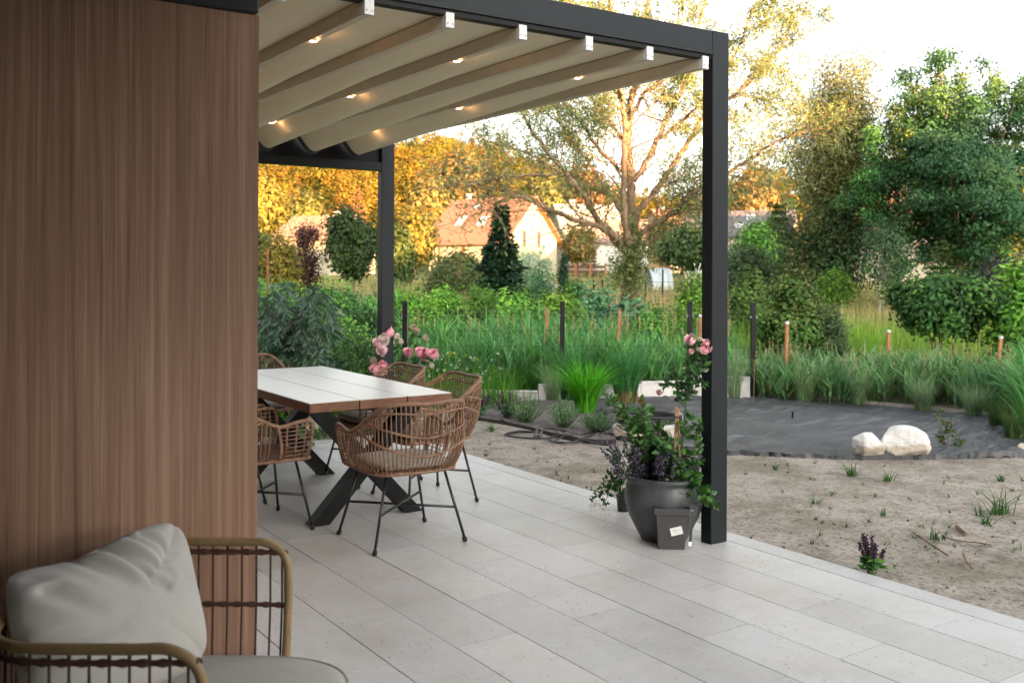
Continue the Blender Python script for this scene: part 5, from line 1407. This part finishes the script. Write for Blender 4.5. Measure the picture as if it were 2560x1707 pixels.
# weeds and crumbs on the bare sand
r_ = np.random.default_rng(55)
g = MB()
WEED = [(2130, 1190, 1.6, 40), (2220, 1203, 1.2, 34), (2500, 1203, 1.1, 24), (1940, 1175, 1.0, 20), (2500, 1285, 2.6, 46), (2450, 1290, 1.2, 18), (2345, 1350, 1.4, 24), (2040, 1262, 1.1, 16), (2208, 1290, .8, 14), (2082, 1238, .9, 10), (1230, 1078, 1.3, 36), (1170, 1060, .9, 16), (2085, 1140, .9, 24), (2290, 1148, 1.3, 30), (1830, 1130, .8, 16), (2466, 1310, 1.2, 16), (1890, 1140, .8, 14), (1215, 1142, .7, 12)]
WEED += [(r_.uniform(1830, 2560), r_.uniform(1150, 1420), r_.uniform(.25, .7), 6) for _ in range(60)] + [(r_.uniform(1180, 1560), r_.uniform(1110, 1230), r_.uniform(.3, .6), 6) for _ in range(30)]
for x, y, s_, n_ in WEED:
    b = G(x, y, -.04)
    if b[0] < 4.5 and b[1] < 8.5: continue
    g.blades(np.tile(b, (n_, 1)) + r_.normal(0, .012 * s_, (n_, 3)) * [1, 1, 0], r_.uniform(0, 6.28, n_), r_.uniform(.04, .10, n_) * s_, r_.uniform(.4, 1.6, n_), np.full(n_, .007), pick([(.035, .095, .025), (.055, .12, .035)], n_, r_), 3)
tag(g.build('weeds', M['grass']), 'scattered small weeds sprouting from the bare sand', 'weeds', kind='stuff')
g = MB()
for _ in range(420):
    x, y = r_.uniform(1100, 2600), r_.uniform(1090, 1500); b = G(x, y, -.04)
    if b[0] < 4.47 and b[1] < 8.6: continue
    s_ = r_.uniform(.004, .012) * (2.2 if r_.random() < .06 else 1)
    v = np.array([(1, 0, 0), (-1, 0, 0), (0, 1, 0), (0, -1, 0), (0, 0, .8), (0, 0, -.5)]) * s_ * r_.uniform(.6, 1.3, (6, 3)) + b
    g.add(v, None, [[0, 2, 4], [2, 1, 4], [1, 3, 4], [3, 0, 4], [2, 0, 5], [1, 2, 5], [3, 1, 5], [0, 3, 5]], np.array([.30, .26, .22]) * r_.uniform(.4, 1.4))
tag(g.build('pebbles', attrmat('pebble')), 'small crumbs and pebbles scattered on the sand', 'pebbles', kind='stuff')

# ================================================================== POTS, ROSES AND OTHER CLOSE PLANTS
def bloom(g, c, r, cols, r2, face=None, openness=.8):
    """a double rose: rings of cupped petals round a tight heart"""
    f_ = np.array([0, 0, 1.]) if face is None else np.asarray(face, float)
    f_ = f_ / np.linalg.norm(f_)
    a = np.cross(f_, [.3, .5, .8]); a /= np.linalg.norm(a); b = np.cross(f_, a)
    for ring, (n_, rho, pol, span) in enumerate([(6, 1.0, 1.50, .62), (6, .90, 1.10, .58), (6, .76, .85, .55), (5, .60, .62, .52), (4, .44, .40, .50), (3, .28, .22, .6)]):
        for k in range(n_):
            q = 2 * PI * k / n_ + ring * .55 + r2.normal(0, .12); pl_ = pol + r2.normal(0, .08)
            pts = []
            for v_ in (-1, -.33, .33, 1):
                row = []
                for u_ in (-1, -.5, 0, .5, 1):
                    wd_ = span * 1.15 * (1 - .45 * max(v_, 0) ** 2) / max(math.sin(pl_), .45)
                    az = q + u_ * wd_; po_ = pl_ + .45 - (v_ + 1) * .5 * (span + .45)
                    rr_ = r * rho * (1 + (.42, .26, .14, .06, .02, .0)[ring] * max(v_ + .2, 0) ** 2 + .05 * abs(u_) + r2.normal(0, .015))
                    row.append(c + rr_ * (f_ * math.cos(po_) + (a * math.cos(az) + b * math.sin(az)) * math.sin(po_)))
                pts.append(row)
            cc = np.array(cols[min(ring * len(cols) // 6, len(cols) - 1)]) * r2.uniform(.74, 1.14)
            g.grid(np.array(pts), col=np.concatenate([np.tile(cc * k_, (1, 5, 1)) for k_ in (.55, .8, 1.0, 1.12)]))
PINK = [(.78, .42, .50), (.72, .28, .38), (.66, .20, .30), (.60, .15, .25)]
LPINK = [(.82, .56, .62), (.80, .45, .55), (.74, .34, .46), (.70, .28, .40)]
WHITEP = [(.80, .70, .68), (.78, .64, .62), (.72, .55, .50), (.55, .40, .22)]
FADED = [(.55, .44, .36), (.50, .38, .28), (.42, .30, .20), (.36, .25, .16)]
def stemleaves(st, lf, path, r0, r1, n_, L, Wd, pal, r2, out=.8, up=.2, start=.15, col=(.06, .10, .035)):
    c_ = crom(path, 6); k = len(c_)
    st.tube(c_, np.linspace(r0, r1, k), 5, col=col)
    i = r2.uniform(start, 1, n_) * (k - 1); i0 = i.astype(int).clip(0, k - 2)
    ps = c_[i0] + (c_[i0 + 1] - c_[i0]) * (i - i0)[:, None]
    D = unit(n_, r2) * [1, 1, .55] * out + [0, 0, up]
    # short petiole then leaflet groups of three
    for off in ((0, 0, 0), (1, .5, 0), (1, -.5, 0)):
        Dq = D + unit(n_, r2) * (.5 if off[0] else .1)
        s0 = ps + D * L * .55 * (1 if off[0] == 0 else .35)
        Ls = L * r2.uniform(.65, 1.1, n_)
        lf.leaves(s0, Dq, Ls, Ls * (Wd / L), pick(pal, n_, r2), r2, .10)
    return c_

# rose bush at the rear post
r2 = np.random.default_rng(61)
rb = np.array([4.02, 8.30, 0.]); rb = C(*(lambda q: (q[0], q[1]))(toC(rb)), 0)
rb = ground(*toC(np.array([4.20, 8.75, 0])))
Yr_ = toC(rb)[1]
rose = thing('rose_bush', 'climbing rose bush with pink and white blooms at the rear pergola post', 'rose bush', rb)
st, lf = MB(), MB()
ROSES = [(973, 833, 46, PINK), (955, 849, 42, WHITEP), (943, 861, 36, LPINK), (958, 873, 40, LPINK), (979, 860, 30, WHITEP), (1019, 885, 38, PINK), (1049, 885, 40, PINK), (1067, 882, 40, PINK), (1059, 896, 32, PINK), (1086, 888, 38, PINK), (937, 925, 34, PINK), (953, 930, 38, LPINK), (955, 915, 32, PINK), (944, 917, 26, FADED), (930, 903, 26, FADED), (1032, 822, 24, FADED), (1042, 827, 18, FADED), (1061, 847, 24, FADED), (990, 842, 22, WHITEP), (1000, 855, 20, WHITEP), (1078, 915, 18, WHITEP)]
for x, y, d_, cols in ROSES:
    Yb = 9.15 + r2.normal(0, .08) if x < 960 else 9.35 + r2.normal(0, .12)
    c = P(x, y, Yb) - rb
    bl_ = MB(); bloom(bl_, c, px2m(d_ / 2, Yb) * .58, cols, r2, C(r2.normal(0, .7), -.8, .7 + r2.normal(0, .4)))
    bl_.build('bloom', M['petal'], rose, smooth=True)
    mid = c * [.55, .55, .62] + r2.normal(0, .05, 3)
    stemleaves(st, lf, [np.array([*(r2.normal(0, .06, 2)), 0]), mid, c - [0, 0, .02]], .006, .003, 13, .055, .034, [(.030, .085, .028), (.045, .115, .035), (.035, .075, .03)], r2, start=.25)
for _ in range(26):
    c = np.array([r2.normal(.05, .22), r2.normal(0, .18), r2.uniform(.3, .85)])
    stemleaves(st, lf, [np.array([*(r2.normal(0, .06, 2)), 0]), c * [.5, .5, .6], c], .006, .003, 13, .055, .034, [(.030, .085, .028), (.045, .115, .035), (.03, .07, .028)], r2)
st.build('stems', M['leaf'], rose, smooth=True); lf.build('leaves', M['leaf_gloss'], rose)

# pinnate leaved climber at the wall corner
r2 = np.random.default_rng(62)
def pinnate(name, label, x0, x1, y0, y1, Y, n_, pal, seed, cat='shrub'):
    r2 = np.random.default_rng(seed); b = at((x0 + x1) / 2, Y); t = thing(name, label, cat, b)
    st, lf = MB(), MB()
    for k in range(n_):
        x, y = r2.uniform(x0, x1), y0 + (y1 - y0) * r2.random() ** .9
        if r2.random() < .5 * (abs(x - (x0 + x1) / 2) / ((x1 - x0) / 2)) * (1 - (y - y0) / (y1 - y0)): continue
        c = P(x, y, Y + r2.normal(0, .3)) - b
        o = np.array([r2.normal(0, .12), r2.normal(0, .12), max(c[2] - r2.uniform(.2, .5), 0)])
        if r2.random() < .35: st.tube(crom([[0, 0, 0], o * [.6, .6, .7], c], 4), .006, 5, col=(.07, .06, .03))
        hd = np.array([*(unit(1, r2)[0][:2] + C(0, -.55)[:2]), -.25 - .5 * r2.random()]); hd /= np.linalg.norm(hd)
        Lr = r2.uniform(.20, .34); sd_ = np.cross(hd, [0, 0, 1.]); sd_ /= np.linalg.norm(sd_)
        m_ = 5; f_ = np.linspace(.3, 1, m_)
        ax = c + hd * Lr * f_[:, None] + np.array([0, 0, .05]) * (np.sin(f_ * PI))[:, None]
        st.tube([c, ax[m_ // 2], ax[-1]], .0025, 3, col=(.06, .09, .03))
        cc = pick(pal, 1, r2)[0]
        for s_ in (-1, 1):
            D = sd_ * s_ * .75 + hd * .75 + np.array([0, 0, -.35]) + r2.normal(0, .1, (m_, 3))
            lf.leaves(ax, D, r2.uniform(.085, .125, m_), .034, cc * r2.uniform(.8, 1.2, (m_, 1)), r2, .06)
        lf.leaves(ax[-1:], hd[None] + [0, 0, -.2], .11, .034, cc[None], r2)
    st.build('stems', M['leaf'], t, smooth=True); lf.build('leaves', M['leaf_gloss'], t)
    return t
pinnate('climbing_shrub', 'dark blue green shrub with drooping pinnate leaves beside the wall corner', 618, 820, 705, 935, 10.3, 300, [(.040, .100, .052), (.055, .125, .065), (.085, .145, .095), (.13, .19, .15)], 621)
bushy('garden_shrub', 'fresh green leafy bush between the pinnate shrub and the rear post', 'shrub', 850, 990, 200, .95, 150, [(.05, .12, .03), (.07, .15, .035), (.035, .09, .025)], .06, .028, 622)
bushy('garden_shrub', 'dense low green bush directly left of the pink roses', 'shrub', 912, 985, 130, .80, 110, [(.04, .10, .028), (.055, .125, .03)], .055, .028, 623)
CANE = [(674, 622, 760, 10.9, .016, 'tall brown stake rising above the pinnate leaved shrub'), (762, 880, 960, 9.9, .011, 'tan bamboo cane leaning beside the pinnate shrub, longest of three behind the table'), (721, 905, 960, 9.8, .009, 'short tan bamboo cane behind the table edge'), (748, 902, 960, 9.8, .009, 'short tan bamboo cane just left of the longest one')]
for x, y0, y1, Y, rr_, lb in CANE:
    a, b = P(x + (6 if rr_ > .01 else 0) * (-1 if rr_ > .015 else 1), y0, Y), at(x, Y)
    g = MB(); g.tube([b, (a + b) / 2, a], rr_, 8); tag(g.build('garden_cane', M['bamboo' if rr_ < .015 else 'stake']), lb, 'cane')

# white hydrangea behind the table
r2 = np.random.default_rng(63)
hb = np.array([3.62, 8.80, -.03])
t = thing('hydrangea', 'white hydrangea bloom with broad leaves seen under the table', 'hydrangea', hb)
g, st, lf = MB(), MB(), MB()
for x, y, d_ in [(765, 1052, 34), (785, 1048, 32), (776, 1062, 30), (790, 1060, 26), (772, 1040, 26)]:
    Yh = 8.75; c = P(x, y, Yh) - hb
    for k in range(26):
        d3 = unit(1, r2)[0]; pc_ = c + d3 * px2m(d_ / 2, Yh) * .8
        g.leaves(np.tile(pc_, (4, 1)), np.cross(d3, unit(4, r2)), .024, .02, np.array([.78, .77, .72]) * r2.uniform(.85, 1.05), r2)
    st.tube([[0, 0, 0], c * [.5, .5, .6], c], .005, 5, col=(.07, .10, .04))
for x, y in [(752, 1035), (760, 1072), (780, 1080), (800, 1072), (757, 1052), (766, 1093), (742, 1042), (795, 1040), (772, 1100), (758, 1085)]:
    c = P(x, y, 8.8 + r2.normal(0, .05)) - hb
    lf.leaves(c[None], C(*(r2.normal(0, .5, 2)), -.5)[None], .12, .085, np.array([[.035, .09, .035]]) * r2.uniform(.8, 1.3), r2, .05)
g.build('bloom', M['petal'], t); st.build('stems', M['leaf'], t); lf.build('leaves', M['leaf_gloss'], t)

# large glazed pot
pb = G(1659.6, 1345, 0); pb = C(*(np.array(toC(pb)) + [0, .0]), 0)
Yp = toC(pb)[1]
pot = thing('plant_pot', 'large round dark glazed pot standing by the front pergola post', 'pot', pb)
g = MB()
g.lathe([(.0, .0), (.125, .0), (.135, .006), (.165, .06), (.205, .14), (.228, .22), (.232, .275), (.222, .325), (.214, .343), (.222, .352), (.226, .366), (.221, .377), (.208, .380), (.200, .372), (.198, .34)], n=64)
g.build('body', M['pot'], pot, smooth=True)
g = MB(); g.lathe([(.199, .345), (.1, .352), (0, .355)], n=40); g.build('soil', M['soilpot'], pot, smooth=True)
r2 = np.random.default_rng(64)
# broad leaved shrub in the big pot
sp = thing('potted_shrub', 'broad leaved green rose shrub growing in the large glazed pot', 'shrub', pb + [0, 0, .35])
st, lf = MB(), MB(); so3 = pb + np.array([0, 0, .35])
BL = [(1560, 1030), (1590, 1060), (1620, 1040), (1640, 1070), (1600, 1110), (1570, 1080), (1545, 1020), (1650, 1100), (1670, 1120), (1610, 1140), (1580, 1130), (1630, 1120), (1655, 1150), (1540, 1060), (1600, 1020), (1680, 1090), (1590, 1160), (1640, 1170), (1560, 1140), (1520, 1000), (1617, 1100), (1690, 1150), (1660, 1060)]
for x, y in BL:
    c = P(x, y, Yp + r2.normal(0, .10)) - so3
    stemleaves(st, lf, [np.array([*(r2.normal(0, .05, 2)), 0]), c * [.45, .45, .6] + r2.normal(0, .02, 3), c], .005, .0025, 11, .058, .036, [(.045, .135, .028), (.065, .175, .038), (.035, .10, .025)], r2, start=.3)
c = P(1601, 1004, Yp) - so3
stemleaves(st, lf, [np.zeros(3), c * [.5, .5, .5], c], .005, .0025, 8, .05, .03, 'mid', r2)
for x, y in [(1512, 985), (1522, 1005), (1510, 975)]:
    c = P(x, y, Yp) - so3; stemleaves(st, lf, [np.array([-.05, 0, 0]), c * [.5, .5, .6], c], .004, .0018, 5, .05, .024, 'mid', r2, start=.5)
st.build('stems', M['leaf'], sp, smooth=True); lf.build('leaves', M['leaf_gloss'], sp)
g = MB(); bloom(g, P(1601, 1006, Yp) - so3, .020, FADED, r2, C(0, -1, .3)); g.build('bloom', M['petal'], sp, smooth=True)
# bugle and catmint round the rim
bu = thing('purple_bugle', 'dark leaved bugle with violet flowers filling the rim of the large pot', 'flowers', pb + [0, 0, .35])
st, lf, fl = MB(), MB(), MB()
for k in range(120):
    a_ = r2.uniform(0, 6.28); q_ = r2.uniform(.08, .225)
    e = np.array([math.cos(a_) * q_ * 1.08, math.sin(a_) * q_ * 1.08, r2.uniform(.06, .20)]); s_ = e * [.85, .85, 0]
    st.tube([s_, e], .002, 3, col=(.05, .05, .04))
    m_ = 12; f_ = r2.uniform(.1, 1, m_)[:, None]
    lf.leaves(s_ + (e - s_) * f_, unit(m_, r2), .035 * r2.uniform(.7, 1.2, m_), .018, pick([(.035, .030, .042), (.05, .04, .05), (.035, .06, .03)], m_, r2), r2)
    if r2.random() < .7:
        m_ = 14; f_ = r2.uniform(.45, 1.05, m_)[:, None]
        fl.leaves(s_ + (e - s_) * f_ + r2.normal(0, .006, (m_, 3)), unit(m_, r2), .014, .011, pick([(.22, .17, .36), (.30, .24, .44), (.16, .12, .28)], m_, r2), r2)
for (x0, y0), (x1, y1) in [((1570, 1200), (1500, 1118)), ((1575, 1200), (1515, 1102)), ((1580, 1195), (1535, 1110)), ((1575, 1205), (1525, 1145)), ((1585, 1190), (1560, 1100)), ((1570, 1210), (1530, 1170)), ((1745, 1190), (1752, 1120)), ((1735, 1190), (1740, 1130)), ((1600, 1190), (1580, 1110))]:
    s_, e = P(x0, y0, Yp - .1) - so3, P(x1, y1, Yp - .1) - so3
    st.tube(crom([s_, (s_ + e) / 2 + [0, 0, .02], e], 4), .0022, 4, col=(.05, .05, .04))
    m_ = 46; f_ = r2.uniform(.2, 1.0, m_)[:, None]
    lf.leaves(s_ + (e - s_) * f_, unit(m_, r2), .020, .012, pick([(.05, .05, .05), (.04, .075, .035)], m_, r2), r2)
    m_ = 50; f_ = r2.uniform(.35, 1.0, m_)[:, None]
    fl.leaves(s_ + (e - s_) * f_ + r2.normal(0, .006, (m_, 3)), unit(m_, r2), .012, .010, pick([(.24, .19, .38), (.32, .27, .45), (.17, .13, .26)], m_, r2), r2)
st.build('stems', M['leaf'], bu); lf.build('leaves', M['leaf'], bu); fl.build('flowers', M['petal'], bu)
# little black pot behind with its trailing white flowered plant
sb_ = G(1553, 1281, 0) 
t = thing('plant_pot', 'small round black plastic pot half hidden behind the large glazed one', 'pot', sb_ + C(.02, .05))
g = MB(); g.lathe([(0, 0), (.038, 0), (.047, .095), (.050, .096), (.051, .110), (.047, .111), (.045, .098), (0, .095)], n=32); g.build('body', M['plpot'], t, smooth=True)
wv_ = thing('trailing_plant', 'weak leafy plant trailing whitish flowers from the small black pot', 'plant', sb_ + C(.02, .05, .095))
st, lf, fl = MB(), MB(), MB(); so4 = sb_ + C(.02, .05, .095); Ys = toC(so4)[1]
for pts in [[(1556, 1240), (1535, 1200), (1500, 1235), (1478, 1250)], [(1556, 1240), (1528, 1185), (1508, 1218), (1492, 1240)], [(1556, 1240), (1540, 1170), (1530, 1120)], [(1558, 1240), (1552, 1180), (1548, 1140)], [(1556, 1240), (1530, 1215), (1515, 1250), (1512, 1262)]]:
    W3 = [P(x, y, Ys - .05 * i) - so4 for i, (x, y) in enumerate(pts)]
    stemleaves(st, lf, W3, .003, .0015, 22, .038, .022, [(.035, .09, .03), (.05, .12, .035)], r2, start=.1)
for x, y in [(1478, 1268), (1490, 1262), (1510, 1275), (1516, 1284), (1484, 1258), (1505, 1266)]:
    c = P(x, y, Ys - .12) - so4; m_ = 26
    fl = MB(); fl.leaves(c + r2.normal(0, .012, (m_, 3)), unit(m_, r2), .011, .009, pick([(.70, .58, .54), (.75, .66, .62)], m_, r2, .05), r2)
    fl.build('flower_head', M['petal'], wv_)
st.build('stems', M['leaf'], wv_); lf.build('leaves', M['leaf'], wv_)

# square nursery pot with the caned rose
qb = G(1681, 1374, 0); Yq = toC(qb)[1]
qr = -YAW + R(-3)
t = thing('nursery_pot', 'square grey plastic nursery pot with a white sticker before the glazed pot', 'pot', qb + C(0, .08), qr)
def sq(r, z): return [(-r, -r, z), (r, -r, z), (r, r, z), (-r, r, z)]
g = MB(); prof = [sq(.074, .0), sq(.088, .195), sq(.100, .197), sq(.103, .236), sq(.096, .237), sq(.090, .215)]
v = np.concatenate(prof); q = []
for i in range(len(prof) - 1):
    for k in range(4): q.append([i * 4 + k, i * 4 + (k + 1) % 4, (i + 1) * 4 + (k + 1) % 4, (i + 1) * 4 + k])
q.append([3, 2, 1, 0]); g.add(v, q)
po = g.build('body', M['plpot'], t)
bv = po.modifiers.new('bevel', 'BEVEL'); bv.width = .009; bv.segments = 3
g = MB(); g.add(sq(.089, .212), [[0, 1, 2, 3]]); g.build('soil', M['soilpot'], t)
g = MB(); Mx = Matrix.Translation((.026, -.0845, .108)) @ Matrix.Rotation(R(-4), 4, 'X') @ Matrix.Rotation(R(-14), 4, 'Y')
g.box((-.034, -.0022, -.022), (.034, 0, .022), M=Mx); lb_ = g.build('sticker', M['tag'], po)
g = MB()
for z, x0, x1 in ((.008, -.02, .004), (.001, -.022, .016), (-.006, -.02, .01)):
    g.box((x0, -.0028, z), (x1, -.0023, z + .0022), M=Mx)
g.build('print', simple('faint_print', (.45, .45, .45)), lb_)
cr_ = thing('potted_rose', 'slender pink rose tied to bamboo canes in the square nursery pot', 'rose', qb + C(0, .08, .21))
o5 = qb + C(0, .08, .21); Yq2 = toC(o5)[1]
for (x0, y0), (x1, y1) in [((1683, 1280), (1690, 1016)), ((1705, 1278), (1694, 1020)), ((1672, 1272), (1697, 1022))]:
    g = MB(); a, b = P(x0, y0, Yq2 + .02) - o5, P(x1, y1, Yq2 + .02) - o5
    g.tube([a, a * .5 + b * .5, b], [.0065, .006, .005], 8); g.build('cane', M['bamboo'], cr_, smooth=True)
g = MB(); c = P(1692, 1042, Yq2 + .02) - o5
th_ = np.linspace(0, 2 * PI, 14, endpoint=False); g.tube(c + np.stack([.016 * np.cos(th_), .016 * np.sin(th_), 0 * th_], 1), .0035, 5, closed=True); g.build('tie', M['rubber'], cr_)
st, lf = MB(), MB()
pal = [(.040, .105, .030), (.055, .14, .038), (.032, .08, .028)]
TALL = [[(1695, 1275), (1700, 1150), (1712, 1040), (1718, 960), (1728, 900), (1735, 860)], [(1735, 860), (1752, 890), (1745, 940), (1735, 980)], [(1712, 1020), (1690, 970), (1670, 955), (1655, 985)], [(1714, 1010), (1700, 960), (1680, 945)], [(1716, 1000), (1735, 960), (1755, 955)], [(1725, 910), (1740, 880), (1752, 905)], [(1718, 960), (1700, 968), (1690, 1000)]]
for p_ in TALL:
    W3 = [P(x, y, Yq2 + .05 + r2.normal(0, .02)) - o5 for x, y in p_]
    stemleaves(st, lf, W3, .0045, .002, 24 if len(p_) > 4 else 13, .050, .034, pal, r2, start=.05 if len(p_) < 5 else .35)
LOW = [[(1690, 1280), (1700, 1230), (1740, 1215), (1775, 1235), (1784, 1262)], [(1690, 1280), (1720, 1210), (1760, 1230), (1750, 1265)], [(1680, 1280), (1675, 1230), (1680, 1190)], [(1690, 1275), (1695, 1220), (1705, 1180)], [(1685, 1275), (1710, 1240), (1730, 1200)], [(1690, 1275), (1690, 1180), (1680, 1120)], [(1700, 1270), (1735, 1180), (1752, 1100)], [(1700, 1270), (1728, 1150), (1745, 1060)], [(1690, 1275), (1705, 1120), (1722, 1060)]]
for p_ in LOW:
    W3 = [P(x, y, Yq2 + .02 - .03 * i) - o5 for i, (x, y) in enumerate(p_)]
    stemleaves(st, lf, W3, .0035, .0018, 17, .050, .036, [(.055, .15, .03), (.075, .185, .04), (.04, .11, .03)], r2, start=.25)
st.build('stems', M['leaf'], cr_, smooth=True); lf.build('leaves', M['leaf_gloss'], cr_)
for x, y, d_, cols in [(1728, 852, 40, LPINK), (1761, 874, 44, LPINK), (1766, 858, 24, LPINK), (1750, 852, 20, WHITEP), (1728, 881, 20, LPINK), (1748, 872, 30, WHITEP), (1648, 982, 20, LPINK)]:
    g = MB(); c = P(x, y, Yq2 + .04) - o5
    bloom(g, c, px2m(d_ / 2, Yq2) * .60, cols, r2, C(r2.normal(0, .4), -.8, .6)); g.build('bloom', M['petal'], cr_, smooth=True)
# hanging black and white plant tag
g = MB(); Mx = Matrix.Translation((.112, -.045, .115)) @ Matrix.Rotation(R(40), 4, 'Z') @ Matrix.Rotation(R(5), 4, 'Y')
g.box((-.012, -.0008, -.10), (.012, .0008, .10), M=Mx); tg2 = g.build('plant_tag', M['tag'], cr_); tg2.parent = t
g = MB(); g.box((-.0118, -.0016, -.075), (.0118, -.0009, .098), M=Mx); g.build('print', M['ink'], tg2)

# sprig of young shrub in the membrane
r2 = np.random.default_rng(66)
b = G(2366, 1126, -.03); t = thing('young_shrub', 'sparse young shrub with reddish twigs standing in the membrane right of the white rocks', 'shrub', b)
st, lf = MB(), MB(); Yb = toC(b)[1]
for p_ in [[(2366, 1126), (2358, 1090), (2352, 1045), (2350, 1028)], [(2366, 1126), (2372, 1085), (2378, 1050)], [(2366, 1126), (2385, 1105), (2392, 1080)], [(2366, 1126), (2350, 1105), (2345, 1080)], [(2366, 1126), (2395, 1118), (2402, 1105)], [(2366, 1126), (2360, 1100), (2365, 1060)]]:
    W3 = [P(x, y, Yb + r2.normal(0, .02)) - b for x, y in p_]
    stemleaves(st, lf, W3, .0035, .0015, 12, .05, .02, [(.05, .10, .035), (.07, .12, .04), (.11, .09, .04)], r2, start=.3, col=(.13, .06, .035))
st.build('stems', M['leaf'], t); lf.build('leaves', M['leaf'], t)
